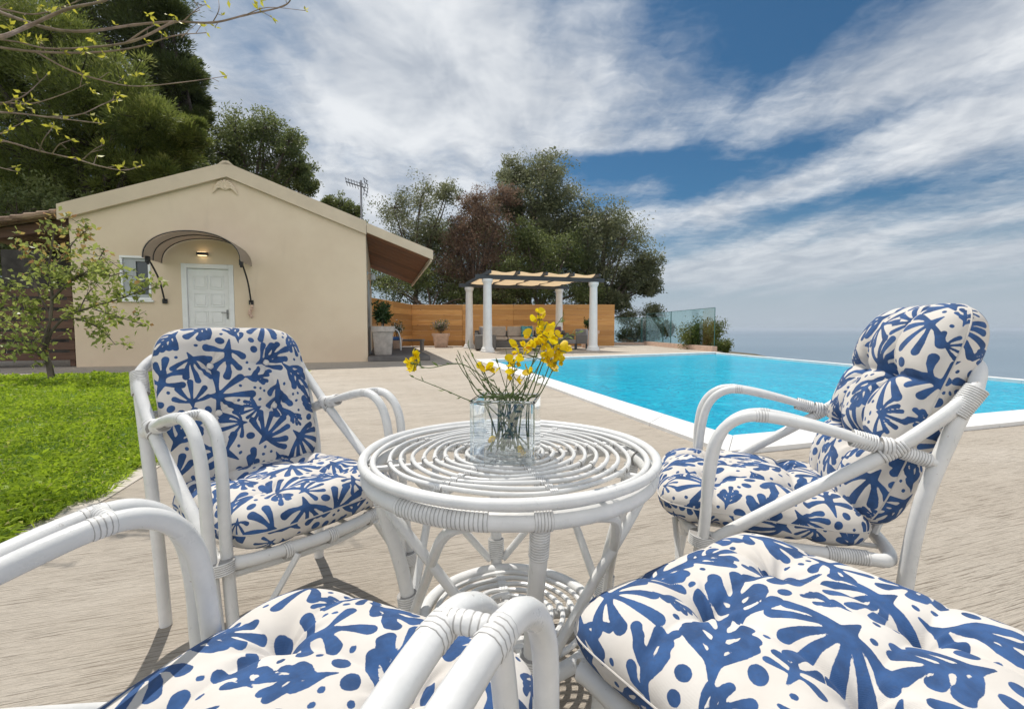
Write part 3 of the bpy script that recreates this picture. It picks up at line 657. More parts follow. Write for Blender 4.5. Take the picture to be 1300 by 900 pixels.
sprigs = [  # label, stem pixels (from tip down to rim), depth at the tip, blossoms, leaflets
 ('broom stem arching farthest left, yellow flowers clustered at its drooping tip', [(527, 462), (545, 467), (585, 462), (618, 483), (640, 505)], .97, [(524, 449), (529, 456), (521, 461), (527, 466), (533, 459), (524, 471)], 8),
 ('bare green broom stem leaning out left below the flowering tip', [(527, 480), (560, 493), (590, 506), (615, 514), (640, 520)], .98, [], 9),
 ('broom stem with bent leafy tip rising from the left of the vase', [(594, 437), (600, 452), (612, 472), (628, 500), (642, 518)], 1.05, [], 6),
 ('thin straight broom stem with a bare pointed tip above the left rim', [(578, 455), (592, 478), (612, 500), (632, 520)], 1.06, [], 3),
 ('broom sprig with two yellow flowers just above the left side of the vase', [(612, 462), (618, 480), (626, 500), (634, 520)], 1.03, [(613, 464), (617, 470), (625, 467), (628, 474)], 5),
 ('broom sprig with two round yellow flowers low over the middle of the vase', [(652, 456), (650, 475), (652, 497), (648, 518)], 1.00, [(648, 461), (657, 460), (652, 465), (647, 476), (655, 482)], 4),
 ('broom sprig with a single small yellow flower over the right side of the vase', [(671, 470), (668, 485), (664, 502), (658, 520)], 1.01, [(671, 470), (674, 474)], 3),
 ('tallest broom sprig, its yellow flowers reaching highest above the vase', [(684, 398), (685, 420), (678, 452), (670, 485), (662, 518)], 1.03, [(683, 398), (681, 404), (688, 405), (684, 408), (683, 415), (694, 417), (699, 416), (690, 421)], 7),
 ('thick broom sprig crowded with yellow flowers in the middle of the bouquet', [(690, 420), (684, 445), (672, 470), (664, 495), (655, 520)], .99, [(657, 447), (650, 441), (672, 428), (664, 453), (690, 456), (676, 444), (681, 424), (689, 427), (697, 423), (684, 432), (693, 434), (678, 437), (688, 440), (699, 430), (674, 440), (667, 438), (664, 441), (702, 424)], 8),
 ('broom sprig bearing large open yellow flowers at the right of the bouquet', [(703, 437), (700, 455), (692, 478), (682, 500), (672, 520)], .97, [(694, 443), (701, 438), (707, 444), (699, 450), (710, 438), (705, 452), (693, 451), (716, 441), (719, 447), (712, 449)], 5),
 ('broom sprig with yellow flowers hanging lowest at the right', [(711, 452), (704, 465), (694, 485), (684, 502), (674, 520)], 1.0, [(711, 455), (714, 460), (708, 428), (705, 465), (703, 461), (699, 468), (696, 462), (701, 471)], 5),
 ('leafy broom shoot with a pale bud tip pointing far right', [(734, 422), (722, 426), (708, 436), (690, 460), (676, 500), (670, 520)], 1.08, [], 22),
 ('leafy broom shoot with a bud tip leaning up in front of the rear column', [(716, 400), (706, 414), (696, 432), (684, 465), (668, 505), (664, 520)], 1.12, [], 16),
]
rng_ = random.Random(4)
def sprig(label, px, Y, flowers, nleaf, group=None, cat='flower sprig', name='broom_sprig', seedp=None):
    pts = [at(x, y, Y+(1.04-Y)*(i/max(1, len(px)-1))) for i, (x, y) in enumerate(px)]
    rim = pts[-1]
    # into the vase: cross over to the floor of the vase
    loc = Vector(((rim.x-VC.x), rim.y-VC.y, 0)); bx = max(-.050, min(.050, loc.x*rng_.uniform(-.9, 1.1)+rng_.uniform(-.03, .03))); by = rng_.uniform(-.035, .035)
    rim.y = VC.y+max(-.045, min(.045, rim.y-VC.y)); rim.x = VC.x+max(-.05, min(.05, rim.x-VC.x)); rim.z = max(rim.z, VC.z+VH-.006)
    bot = Vector((VC.x+bx, VC.y+by, VC.z+.02)); pts += [rim.lerp(bot, .5)+Vector((rng_.uniform(-.005, .005), rng_.uniform(-.005, .005), 0)), bot]
    root = thing(name, label, cat, bot, 0, group)
    sp = spline(pts, 6); n_ = len(sp); sp = [p-bot for p in sp]
    MB().tube(sp, [.0008+.0013*(i/n_) for i in range(n_)], 6).build('stem', M['stem'], root)
    rg = np.random.default_rng(int(rng_.random()*1e6))
    if nleaf:
        C = []; D = []
        for k in range(nleaf):
            i = int((k+.3)/nleaf*n_*.55); p = sp[min(i, n_-2)]; t_ = (sp[max(0, i-1)]-sp[min(n_-1, i+1)]); C.append(p); D.append(np.array(t_.normalized())*.8+rg.normal(size=3)*.5)
        V, Fq, tn = leaves(np.array(C), np.array(D), rg.uniform(.008, .020, len(C)), .28, rg.uniform(0, .8, len(C)), rg)
        npmesh('leaflets', V, Fq, M['sprigleaf'], root, tn)
    for fx, fy in flowers:
        m_ = MB(); c = at(fx, fy, Y+rng_.uniform(-.02, .02))-bot; d = Vector((rng_.uniform(-1, 1), rng_.uniform(-1.2, .2), rng_.uniform(-.3, .8)))
        j = min(range(n_), key=lambda i: (sp[i]-c).length); blossom(m_, c, rng_.uniform(.0135, .0185), d, rng_)
        m_.build('blossom', M['petal'], root, True, 80)
        MB().tube([sp[j], sp[j].lerp(c, .6)+Vector((0, 0, -.002)), c], [.0011, .001, .0014], 5).build('flower_stalk', M['stem'], root)
for a in sprigs: sprig(*a)
plain = [((572+random.uniform(0, 128)), random.uniform(440, 490)) for _ in range(17)]
for (x_, y_) in plain:
    x2 = 612+random.uniform(0, 60); sprig('short plain green broom stem standing in the glass vase', [(x_, y_), ((x_+x2)/2, 500), (x2, 520)], 1.04+random.uniform(-.04, .04), [], 3, 'plain broom stems in the vase', 'flower sprig', 'green_sprig')
for (x_, y_, lab) in ((622, 558, 'fallen yellow broom flower inside the vase at lower left'), (664, 573, 'fallen yellow broom flower inside the vase at lower right')):
    m = MB(); c = at(x_, y_, 1.02); r_ = thing('broom_flower', lab, 'flower', c, 0)
    for k in range(3): blossom(m, Vector((rng_.uniform(-.004, .004), rng_.uniform(-.004, .004), rng_.uniform(-.004, .004))), .011, Vector((rng_.uniform(-1, 1), -1, rng_.uniform(-.5, .5))), rng_)
    o = m.build('petals', M['petal'], r_, True, 80)

# ---------------------------------------------------------------- ground, deck, pool, lawn
def sheet(name, poly, z, m, holes=()):
    bm = bmesh.new()
    es = []
    for lp in [poly]+list(holes):
        vs = [bm.verts.new((x, y, z)) for x, y in lp]; es += [bm.edges.new((vs[i], vs[(i+1) % len(vs)])) for i in range(len(vs))]
    bmesh.ops.triangle_fill(bm, edges=es, use_beauty=True, use_dissolve=False)
    bmesh.ops.recalc_face_normals(bm, faces=bm.faces)
    for f_ in bm.faces:
        if f_.normal.z < 0: f_.normal_flip()
    me = bpy.data.meshes.new(name); bm.to_mesh(me); bm.free(); me.materials.append(m); o = bpy.data.objects.new(name, me); COL.objects.link(o); return o
PN, PFL, PFR, PNR = (1.71, 3.48), (-.60, 12.30), (7.30, 16.3), (8.62, 5.70)   # inner corners of the pool
def off(p, q, d):   # shift of segment pq by d to its left
    v = Vector((q[0]-p[0], q[1]-p[1])); n = Vector((-v.y, v.x)).normalized()*d; return n
def lerp2(p, q, t): return (p[0]+(q[0]-p[0])*t, p[1]+(q[1]-p[1])*t)
CW = .36
def isect(p, d, q, e):
    den = d[0]*e[1]-d[1]*e[0]; t = ((q[0]-p[0])*e[1]-(q[1]-p[1])*e[0])/den; return (p[0]+d[0]*t, p[1]+d[1]*t)
def offset_quad(Q, ds):
    n = len(Q); L = []
    for i in range(n):
        p, q = Q[i], Q[(i+1) % n]; o = off(p, q, ds[i]); L.append(((p[0]+o.x, p[1]+o.y), (q[0]-p[0], q[1]-p[1])))
    return [isect(*L[i-1], *L[i]) for i in range(n)]
POOL = [PN, PNR, PFR, PFL]                      # counter-clockwise
OUT = offset_quad(POOL, [-CW, -.22, -.30, -CW])  # near, infinity edge, far, left
LE = [(-2.02, -6.), (-2.10, .6), (-2.20, 2.1), (-2.26, 2.75), (-4.05, 9.0)]      # lawn edge beside the deck
deck_poly = [(-1.6, -8), (14, -8), (11.5, 2.8), OUT[1], OUT[2], (8.2, 17.2), (7.8, 26), (-6.5, 26), (-14, 20), (-24, 8.2), (-16, 5.9)]
lawn_far = [(-4.05, 9.0), uv(-9.81, 10.22, -6, -1.0)]
dk = [(-1.5, -8), (14, -8), (11.5, 2.8), OUT[1], OUT[2], (8.0, 17.2), (7.6, 25), (-6.5, 25), (-22, 15), uv(-9.81, 10.22, -9, -1.25), (-4.05, 9.0), (-2.26+.0, 2.75), (-2.22, 2.1), (-2.1, .6), (-2.0, -8)]
struct(sheet('deck', dk[:3]+[(OUT[1][0]+.02, OUT[1][1]), (OUT[2][0]+.02, OUT[2][1])]+dk[5:], 0., M['deck'], [offset_quad(POOL, [-.05, -.05, -.05, -.05])]))
# kerb strip between lawn and deck
def strip(name, pts, wd, z, m, side=1, th=.12):
    P = [Vector(p) for p in pts]; A = []; B = []
    for i, p in enumerate(P):
        t_ = (P[min(i+1, len(P)-1)]-P[max(i-1, 0)]).normalized(); n = Vector((-t_.y, t_.x))*side; A.append(p); B.append(p+n*wd)
    mb = MB()
    for i in range(len(P)-1):
        q_ = [A[i], A[i+1], B[i+1], B[i]]; mb.slab([(v.x, v.y) for v in q_], z-th, z)
    return mb.build(name, m)
struct(strip('kerb', [(-1.80, -6), (-1.83, .6), (-1.88, 1.5), (-2.03, 2.25), (-2.42, 3.6), (-3.95, 9.0)], .19, .006, M['kerb'], 1))
lawn_poly = [(-1.93, -6), (-1.96, .6), (-2.01, 1.5), (-2.15, 2.25), (-2.52, 3.6), (-4.07, 8.95), uv(-9.81, 10.22, -9, -1.25), (-20, -6)]
struct(sheet('lawn_soil', lawn_poly, .012, M['turf']))
# coping
Qo, Qi = OUT, POOL
cop = thing('pool_coping', 'white stone coping framing the blue swimming pool', 'pool edge', (0, 0, 0))
for i, (nm, z0, z1) in enumerate((('near', -.3, .034), ('infinity', -.35, .012), ('far', -.3, .03), ('left', -.3, .030))):
    mb = MB(); p, q_, po, qo = Qi[i], Qi[(i+1) % 4], Qo[i], Qo[(i+1) % 4]; n_ = max(2, int(math.dist(p, q_)/.85))
    for k in range(n_):
        a, b_ = (k+.004)/n_, (k+.996)/n_; mb.slab([lerp2(po, qo, a), lerp2(po, qo, b_), lerp2(p, q_, b_), lerp2(p, q_, a)], z0, z1)
    mb.build('coping_slabs', M['coping'], cop, True, 30)
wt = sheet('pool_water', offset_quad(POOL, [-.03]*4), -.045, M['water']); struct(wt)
# terrain: plateau falling to the sea on the right
xs = np.concatenate([np.linspace(-400, -40, 10), np.linspace(-30, 40, 36), np.linspace(60, 1600, 24)]); ys = np.concatenate([np.linspace(-300, -10, 12), np.linspace(-5, 60, 34), np.linspace(80, 700, 20)])
GX, GY = np.meshgrid(xs, ys); edge = 9.4-.02*(GY-10)+1.2*np.sin(GY*.4); dd = np.maximum(0, GX-edge)+np.maximum(0, GY-27)*.35
GZ = -.16-np.minimum(62, dd*.55)+np.where(dd > 0, 1, 0)*.35*np.sin(GX*1.3)*np.cos(GY*1.1)
GZ = GZ+np.clip((-GX-16)*.12, 0, 14)*np.clip((GY-6)/20, 0, 1); GZ = np.minimum(GZ, np.where(dd > 0, -.3, GZ))
ii = np.arange(GX.size).reshape(GX.shape); ff = np.stack([ii[:-1, :-1], ii[:-1, 1:], ii[1:, 1:], ii[1:, :-1]], -1).reshape(-1, 4)
struct(npmesh('ground', np.stack([GX, GY, GZ], -1).reshape(-1, 3), ff, M['earth'], smooth=True))
n_ = 64; V = [(0, 0, -60.)]; rr_ = [300, 2000, 8000, 16000, 24000]
V = np.array([(0, 0, -60.)]+[(r_*math.cos(2*PI*k/n_), r_*math.sin(2*PI*k/n_), -60.) for r_ in rr_ for k in range(n_)])
mb = MB(); mb.v = [tuple(v) for v in V]; mb.tone = [0]*len(V); mb.f = [(0, 1+k, 1+(k+1) % n_) for k in range(n_)]+[(1+i*n_+k, 1+(i+1)*n_+k, 1+(i+1)*n_+(k+1) % n_, 1+i*n_+(k+1) % n_) for i in range(4) for k in range(n_)]
struct(mb.build('sea', M['sea'], smooth=False))
# grass blades
def inside(px, py, poly):
    c = np.zeros(px.shape, bool); j = len(poly)-1
    for i in range(len(poly)):
        xi, yi = poly[i]; xj, yj = poly[j]; t_ = ((yi > py) != (yj > py)) & (px < (xj-xi)*(py-yi)/(yj-yi+1e-12)+xi); c ^= t_; j = i
    return c
gx = []; gy = []
for (y0, y1, n_) in ((1.2, 3.2, 42000), (3.2, 5.2, 44000), (5.2, 9.6, 60000)):
    yy = RNG.uniform(y0, y1, n_); xx = RNG.uniform(-1.0, 0, n_); xl = -1.22*yy-.5; xr = -1.9-.0*yy; xx = xl+(xr-xl)*(xx+1); k = inside(xx-.05-.03*np.sin(yy*9)-.03*np.sin(yy*23), yy, lawn_poly); gx.append(xx[k]); gy.append(yy[k])
# ragged fringe over the kerb
gx = np.concatenate(gx); gy = np.concatenate(gy); n_ = len(gx)
clump = (np.sin(gx*5.1+1.3*np.sin(gy*3.7))*np.cos(gy*4.3+gx) + .6*np.sin(gx*13+gy*9))/1.6
ht = RNG.uniform(.04, .135, n_)*(1+.55*clump)*np.clip(.75+gy*.04, .7, 1.2)
C = np.stack([gx, gy, np.full(n_, .008)], 1); D = np.stack([RNG.normal(0, .55, n_), RNG.normal(0, .55, n_), np.ones(n_)], 1)
patchy = np.sin(gx*1.7+2*np.sin(gy*.9))*np.sin(gy*1.45+1.2*np.sin(gx*1.3)); tone = np.clip(.44+.30*clump+.24*patchy+RNG.normal(0, .20, n_), 0, .84); tone[RNG.random(n_) < .035] = 1.
V, Fq, tn = leaves(C, D, ht, np.clip(.075+gy*.015, .1, .2), tone, droop=.45)
g_ = npmesh('grass', V, Fq, M['grass'], None, tn); struct(g_, 'stuff')
# broad-leaved weeds in the lawn
n_ = 450; cx = RNG.uniform(-8, -2.1, n_); cy = RNG.uniform(1.9, 8.8, n_); k = inside(cx, cy, lawn_poly) & (cx > -1.2*cy-.3); cx, cy = cx[k], cy[k]
cl = []
for x_, y_ in zip(cx, cy):
    for j in range(5): cl.append((x_, y_))
cl = np.array(cl); n_ = len(cl); D = np.stack([RNG.normal(0, 1, n_), RNG.normal(0, 1, n_), RNG.uniform(.25, .9, n_)], 1)
V, Fq, tn = leaves(np.stack([cl[:, 0], cl[:, 1], np.full(n_, .02)], 1), D, RNG.uniform(.035, .075, n_), .42, RNG.uniform(.3, .84, n_))
struct(npmesh('lawn_weeds', V, Fq, M['grass'], None, tn), 'stuff')

# ---------------------------------------------------------------- house (local x along the front, y into the depth)
HA = (-9.81, 10.22); HW = 6.26; HD = 7.4; ZE = 3.40; ZR = 4.56; OV = 1.70
hs = thing('guest_house', 'cream rendered gabled house with a white door, behind the lawn', 'house', (HA[0], HA[1], 0), UA)
def fac(px, py):      # pixel -> house-local x,z on the front wall
    r_ = ray(px, py); nx, ny = -UY, UX; den = r_.x*nx+r_.y*ny; t_ = (HA[0]*nx+HA[1]*ny)/den; p = Vector((0, 0, CAMH))+r_*t_
    return ((p.x-HA[0])*UX+(p.y-HA[1])*UY, p.z)
sl = (ZR-ZE)/(HW/2)
dx0, dzt = fac(229, 334); dx1, _ = fac(296, 334)
wx0, wz1 = fac(151, 324); wx1, wz0 = fac(193, 381)
DH = dzt
# front wall with door and window openings, as butted pieces of one mesh
m = MB()
def wallpiece(x0, x1, z0, z1=None):
    def top(x): return ZE+sl*(x if x < HW/2 else HW-x)
    if z1 is None:
        pl = [(x0, z0), (x1, z0), (x1, top(x1))]
        if x0 < HW/2 < x1: pl.append((HW/2, ZR))
        pl.append((x0, top(x0)))
    else: pl = [(x0, z0), (x1, z0), (x1, z1), (x0, z1)]
    m.prism(pl, 0, .25)
wallpiece(0, wx0, 0); wallpiece(wx0, wx1, 0, wz0); wallpiece(wx0, wx1, wz1); wallpiece(wx1, dx0, 0); wallpiece(dx0, dx1, DH); wallpiece(dx1, HW, 0)
m.box(0, .25, .25, HD, 0, ZE, 0); m.box(HW-.25, HW, .25, HD, 0, ZE, 0); m.prism([(.25, 0), (HW-.25, 0), (HW-.25, ZE+sl*.25), (HW/2, ZR), (.25, ZE+sl*.25)], HD-.25, HD)
m.build('wall', M['stucco'], hs, False)
# roof slabs
def slope(x): return ZE+sl*(x if x < HW/2 else HW-x)
rf = MB()
rf.prism([(-.14, slope(-.14)+.015), (HW/2, ZR+.015), (HW/2, ZR+.16), (-.14, slope(-.14)+.16)], -.02, HD+.1)
rf.prism([(HW/2, ZR+.015), (HW+OV, slope(HW+OV)+.015), (HW+OV, slope(HW+OV)+.16), (HW/2, ZR+.16)], -.02, HD+.1)
roof = rf.build('roof', M['tile'], hs, False)
def bargeboard(x0, x1, zoff0, zoff1, y0, y1, mm, nm): return MB().prism([(x0, slope(x0)+zoff0), (x1, slope(x1)+zoff0), (x1, slope(x1)+zoff1), (x0, slope(x0)+zoff1)], y0, y1).build(nm, mm, roof, False)
bargeboard(-.16, HW/2, -.10, .235, -.10, -.022, M['trim'], 'barge_board'); bargeboard(HW/2, HW+.02, -.10, .235, -.10, -.022, M['trim'], 'barge_board'); bargeboard(HW+.03, HW+OV+.02, -.045, .20, -.10, -.022, M['trim'], 'barge_board')
MB().prism([(HW/2-.16, ZR+.235-.16*sl+.003), (HW/2-.06, ZR+.27), (HW/2+.06, ZR+.27), (HW/2+.16, ZR+.235-.16*sl+.003)], -.1, .05).build('ridge_cap', M['trim'], roof, False)
m = MB()
for k in range(12):
    y0 = .02+k*(HD/12)
    m.prism([(HW+.02, slope(HW+.02)-.015), (HW+OV-.06, slope(HW+OV-.06)-.015), (HW+OV-.06, slope(HW+OV-.06)+.008), (HW+.02, slope(HW+.02)+.008)], y0, y0+HD/12-.035); m.tone[-8:] = [random.random()]*8
m.build('soffit_boards', M['soffit_wood'], hs, False)
MB().prism([(HW+OV-.05, slope(HW+OV)-.09), (HW+OV+.0, slope(HW+OV)-.09), (HW+OV+.0, slope(HW+OV)+.01), (HW+OV-.05, slope(HW+OV)+.01)], -.015, HD+.08).build('eaves_fascia', M['trim'], hs, False)
# relief ornament under the ridge
m = MB(); ox, oz = fac(286, 240)
for k in range(9):
    a = PI*k/8; m.tube(spline([(ox, -.01, oz-.02), (ox+.14*math.cos(a), -.05, oz+.02+.15*math.sin(a)), (ox+.27*math.cos(a), -.015, oz+.015+.17*math.sin(a)-.14*abs(math.cos(a)))], 4), [.028, .026, .025, .026, .03, .03, .026, .02, .012], 8)
m.lathe([(.001, -.02), (.04, 0), (.05, .03), (.03, .07), (.001, .08)], (ox, -.02, oz), 10)
m.build('relief_ornament', M['stucco'], hs)
# door
dr = MB(); fw = .11
dr.box(dx0+.004, dx0+fw, -.012, .12, .12, DH-.004); dr.box(dx1-fw, dx1-.004, -.012, .12, .12, DH-.004); dr.box(dx0+fw+.002, dx1-fw-.002, -.012, .12, DH-fw, DH-.004)
dfr = dr.build('door_frame', M['white'], hs)
lf = MB(); lx0, lx1 = dx0+fw+.004, dx1-fw-.004; lw = lx1-lx0; lf.box(lx0, lx1, .05, .095, .13, DH-fw-.005, .004)
for cxi in (0, 1):
    for rz in range(5):
        x0 = lx0+lw*(.13+.40*cxi); x1 = x0+lw*.34; zt = DH-fw-.16-rz*.42; z0 = zt-.33
        for (a_, b_, c_, d_) in ((x0, x1, zt-.02, zt), (x0, x1, z0, z0+.02), (x0, x0+.02, z0+.02, zt-.02), (x1-.02, x1, z0+.02, zt-.02)): lf.box(a_, b_, .034, .052, c_, d_, .003)
        lf.box(x0+.05, x1-.05, .036, .052, z0+.05, zt-.05, .008)
dl = lf.build('door_leaf', M['white'], hs)
hb = MB(); hb.box(lx1-.075, lx1-.035, .035, .05, 1.10, 1.32, .004); hb.tube([(lx1-.055, .04, 1.25), (lx1-.055, -.005, 1.25), (lx1-.17, -.005, 1.25)], .010, 8); hb.build('handle', M['metal'], dl)
MB().box(dx0-.25, dx1+.25, -.6, -.03, .0, .12, .01).build('doorstep', M['kerb'], hs)
# window
wn = MB(); t_ = .055
for (a_, b_, c_, d_) in ((wx0, wx1, wz1-t_, wz1), (wx0, wx1, wz0, wz0+t_), (wx0, wx0+t_, wz0+t_, wz1-t_), (wx1-t_, wx1, wz0+t_, wz1-t_)): wn.box(a_+.002, b_-.002, -.01, .10, c_+.002, d_-.002, .004)
wf = wn.build('window', M['white'], hs)
mx = wx0+(wx1-wx0)*.42; MB().box(wx0+t_, mx, .03, .06, wz0+t_, wz1-t_, .004).build('roller_panel', M['grey_frame'], wf)
wn = MB()
for (a_, b_, c_, d_) in ((mx, wx1-t_, wz1-t_-.07, wz1-t_), (mx, wx1-t_, wz0+t_, wz0+t_+.07), (mx, mx+.05, wz0+t_+.07, wz1-t_-.07)): wn.box(a_+.001, b_-.001, .025, .055, c_, d_, .004)
wn.build('sash', M['grey_frame'], wf); MB().box(mx+.05, wx1-t_, .06, .075, wz0+t_+.07, wz1-t_-.07, .0).build('pane', M['pane'], wf)
MB().box(wx0-.05, wx1+.05, -.06, -.012, wz0-.05, wz0-.002, .006).build('sill', M['white'], wf)
# arched awning: vaulted sheet on curved brackets
ax0, az0 = fac(203, 329); ax1, _ = fac(308, 329); apz = fac(258, 302)[1]; AD = .95
cx_ = (dx0+dx1)/2+.02; hwid = .93; zb = az0-.10; rise = .62
aw = MB(); ns = 24
def arcpt(k, y, rr=0.): a = PI*k/ns; return (cx_-(hwid+rr)*math.cos(a), y, zb+(rise+rr)*math.sin(a)**.85)
vs = []; fs = []
for y_ in (-.03, -AD):
    for rr in (0., .012):
        vs += [arcpt(k, y_, rr) for k in range(ns+1)]
n1 = ns+1
for k in range(ns): fs += [(k, k+1, 2*n1+k+1, 2*n1+k), (n1+k, 3*n1+k, 3*n1+k+1, n1+k+1), (k, n1+k, n1+k+1, k+1), (2*n1+k, 2*n1+k+1, 3*n1+k+1, 3*n1+k)]
aw.add(vs, fs)
awn = aw.build('door_awning', M['awning'], hs)
rb = MB()
for y_ in (-.05, -AD*.5, -AD+.01): rb.tube([arcpt(k, y_, -.008) for k in range(ns+1)], .011, 8)
rb.build('rib', M['black'], awn)
for sx in (-1, 1):
    g = MB(); x_ = cx_+sx*(hwid-.03)
    g.tube(spline([(x_, -AD+.15, zb+.02), (x_, -AD*.62, zb-.12), (x_, -AD*.28, zb-.42), (x_, -.04, zb-.86)], 6), .019, 8); g.box(x_-.05, x_+.05, -.05, -.012, zb-.93, zb-.82, .006); g.box(x_-.035, x_+.035, -AD+.12, -AD+.22, zb-.08, zb+.05, .006)
    g.lathe([(.001, -.03), (.03, -.02), (.03, .02), (.001, .03)], (x_, -AD+.17, zb-.10), 10); g.build('bracket', M['black'], awn)
# wall lamp, lit
lx, lz = fac(258, 323); lm = MB(); lm.box(lx-.11, lx+.11, -.12, -.012, lz-.035, lz+.035, .006); wl = lm.build('wall_lamp', M['black'], hs)
MB().box(lx-.09, lx+.09, -.105, -.03, lz+.036, lz+.042, 0).build('lamp_glass', M['lit'], wl); MB().box(lx-.09, lx+.09, -.105, -.03, lz-.042, lz-.036, 0).build('lamp_glass', M['lit'], wl)
# side wall door post and lantern seen under the porch
MB().box(HW+.003, HW+.05, 1.2, 2.2, .13, 2.25, .006).build('side_door', M['grey_frame'], hs)
MB().box(HW+.003, HW+.06, 3.3, 4.8, .13, 2.25, .006).build('side_door', M['trim'], hs)
g = MB(); g.box(HW+.002, HW+.03, .72, .80, 2.35, 2.45, .004); g.tube([(HW+.03, .76, 2.40), (HW+.14, .76, 2.43), (HW+.16, .76, 2.36)], .010, 8); g.lathe([(.02, 0), (.07, .03), (.075, .12), (.04, .17)], (HW+.16, .76, 2.2), 12); g.build('lantern', M['grey_frame'], hs)
# porch step
ps = MB(); ps.box(HW+.004, HW+1.62, -.1, HD, .004, .13, .008); ps.build('porch_step', M['slate'], hs)
# lower tiled side roof on the left with its dark beam
sd = MB()
for k in range(9):
    x1_ = -.16-k*.23; z_ = 3.44-k*.055
    sd.prism([(x1_, z_), (x1_, z_+.055), (x1_-.27, z_+.005), (x1_-.27, z_-.05)], .15+random.uniform(-.03, .03), 3.5)
    for j in range(14): sd.tube([(x1_, .2+j*.24, z_+.05), (x1_-.26, .2+j*.24, z_-.0)], [.055, .075], 7)
sr = sd.build('side_roof', M['tile'], hs)
g = MB(); g.prism([(-.16, 3.40), (-.16, 3.18), (-2.3, 2.68), (-2.3, 2.88)], .45, .60); g.box(-1.95, -1.83, .45, .57, .05, 2.75, .01); g.build('roof_beam', M['slat_wood'], hs, False)
m = MB(); m.box(-3.2, -.03, 3.2, 3.4, 0, 3.0, .0); m.build('rear_wall', M['rock'], hs, False)

# wind chime under the right awning bracket
p = Matrix.Rotation(UA, 4, 'Z') @ Vector((cx_+hwid-.03, -.09, zb-.97)); p += Vector((HA[0], HA[1], 0))
wc = thing('wind_chime', 'small pale shell wind chime hanging by the door awning', 'wind chime', p)
g = MB(); g.tube([(0, 0, .09), (0, 0, -.05)], .004, 6); g.build('string', M['trim'], wc)
g = MB()
for k in range(5): g.lathe([(.004, 0), (.035, .02), (.042, .05), (.03, .075), (.004, .09)], (.03*math.cos(k*1.3), .02*math.sin(k*1.3), -.05-.075*k*.8), 8)
g.build('shells', M['terracotta'], wc)

# television antenna on the roof
ap = at(459, 275, 16.0); an = thing('television_antenna', 'grey comb-like television antenna on a mast above the roof', 'antenna', (ap.x, ap.y, ap.z-.7), 0)
MB().tube([(0, 0, 0), (0, 0, 1.92)], .035, 8).build('mast', M['metal'], an)
g = MB(); zc = 1.72
g.tube([(-.52, 0, zc+.16), (.14, 0, zc-.05)], .020, 6)
for k in range(7):
    x_ = -.5+k*.095; z_ = zc+.155-k*.03; g.tube([(x_, -.10, z_+.10), (x_, .10, z_-.10)], .010, 5); g.tube([(x_-.015, -.08, z_+.12), (x_+.01, .08, z_+.10)], .009, 5)
for z_, l_ in ((.22, .30), (.10, .34), (-.04, .32), (-.16, .3), (-.28, .24)): g.tube([(.16, -l_/2, zc+z_), (.19, l_/2, zc+z_)], .011, 5)
for sx in (-1, 1): g.tube([(.14, sx*.14, zc+.26), (.20, sx*.14, zc-.02), (.12, sx*.14, zc-.34)], .012, 5)
g.build('antenna_array', M['charcoal'], an)

# slatted timber fence left of the house
ft = thing('slatted_fence', 'dark brown horizontal slat fence beside the house, behind the small tree', 'fence', (HA[0], HA[1], 0), UA)
for k in range(7):
    z0 = .16+k*.235; MB().box(-4.6, -.02, .02, .05, z0, z0+.165, .004).build('slat', M['slat_wood'], ft)
for x_ in (-.09, -1.55, -3.0, -4.5): MB().box(x_-.05, x_+.05, .052, .14, .02, 1.82, .006).build('post', M['slat_wood'], ft)

# ---------------------------------------------------------------- timber fences by the pool
def board_fence(label, p, q_, h, seed):
    a = math.atan2(q_[1]-p[1], q_[0]-p[0]); L = math.dist(p, q_); r_ = thing('timber_fence', label, 'fence', (p[0], p[1], 0), a)
    rg = random.Random(seed); nrow = 8; bh = h/nrow; np_ = max(1, round(L/2.45)); 
    for s in range(np_):
        x0, x1 = L*s/np_, L*(s+1)/np_; b = MB()
        for k in range(nrow): b.box(x0+.006, x1-.006, rg.uniform(0, .004), .032, .03+k*bh+.0008, .03+(k+1)*bh-.0008, .010, tone=rg.random())
        b.build('board_panel', M['fence_wood'], r_, True, 30)
        MB().box(x0-.03 if s else x0, x0+.03, .034, .11, 0, h-.06, .005).build('post', M['fence_wood'], r_)
    return r_
board_fence('long honey timber board fence behind the pergola', (-4.94, 22.5), (5.06, 22.5), 2.03, 1)
board_fence('short honey timber board fence running back along the porch side', (-5.60, 14.6), (-4.935, 22.55), 2.03, 2)

# ---------------------------------------------------------------- pergola
pg = thing('pergola', 'white columned pergola with charcoal beams and tan fabric shade', 'pergola', (0, 0, 0))
cols = [(-.91, 16.95), (3.23, 18.15), (-1.90, 20.3), (2.20, 21.3)]
for x_, y_ in cols:
    MB().lathe([(.27, 0), (.27, .06), (.24, .08), (.24, .13), (.20, .17), (.178, .24), (.170, .8), (.150, 2.46), (.150, 2.52), (.175, 2.55), (.175, 2.58), (.20, 2.60), (.20, 2.70)], (x_, y_, 0), 24).build('column', M['white'], pg)
bm_ = []
def beam(p, q_, w_, z0, z1, ext=.45):
    v = Vector((q_[0]-p[0], q_[1]-p[1])).normalized(); a = Vector(p)-v*ext; b_ = Vector(q_)+v*ext; n = Vector((-v.y, v.x))*w_/2
    return MB().slab([(a.x+n.x, a.y+n.y), (b_.x+n.x, b_.y+n.y), (b_.x-n.x, b_.y-n.y), (a.x-n.x, a.y-n.y)], z0, z1)
beam(cols[0], cols[1], .12, 2.702, 2.86).build('beam', M['charcoal'], pg, False); beam(cols[2], cols[3], .12, 2.702, 2.86).build('beam', M['charcoal'], pg, False)
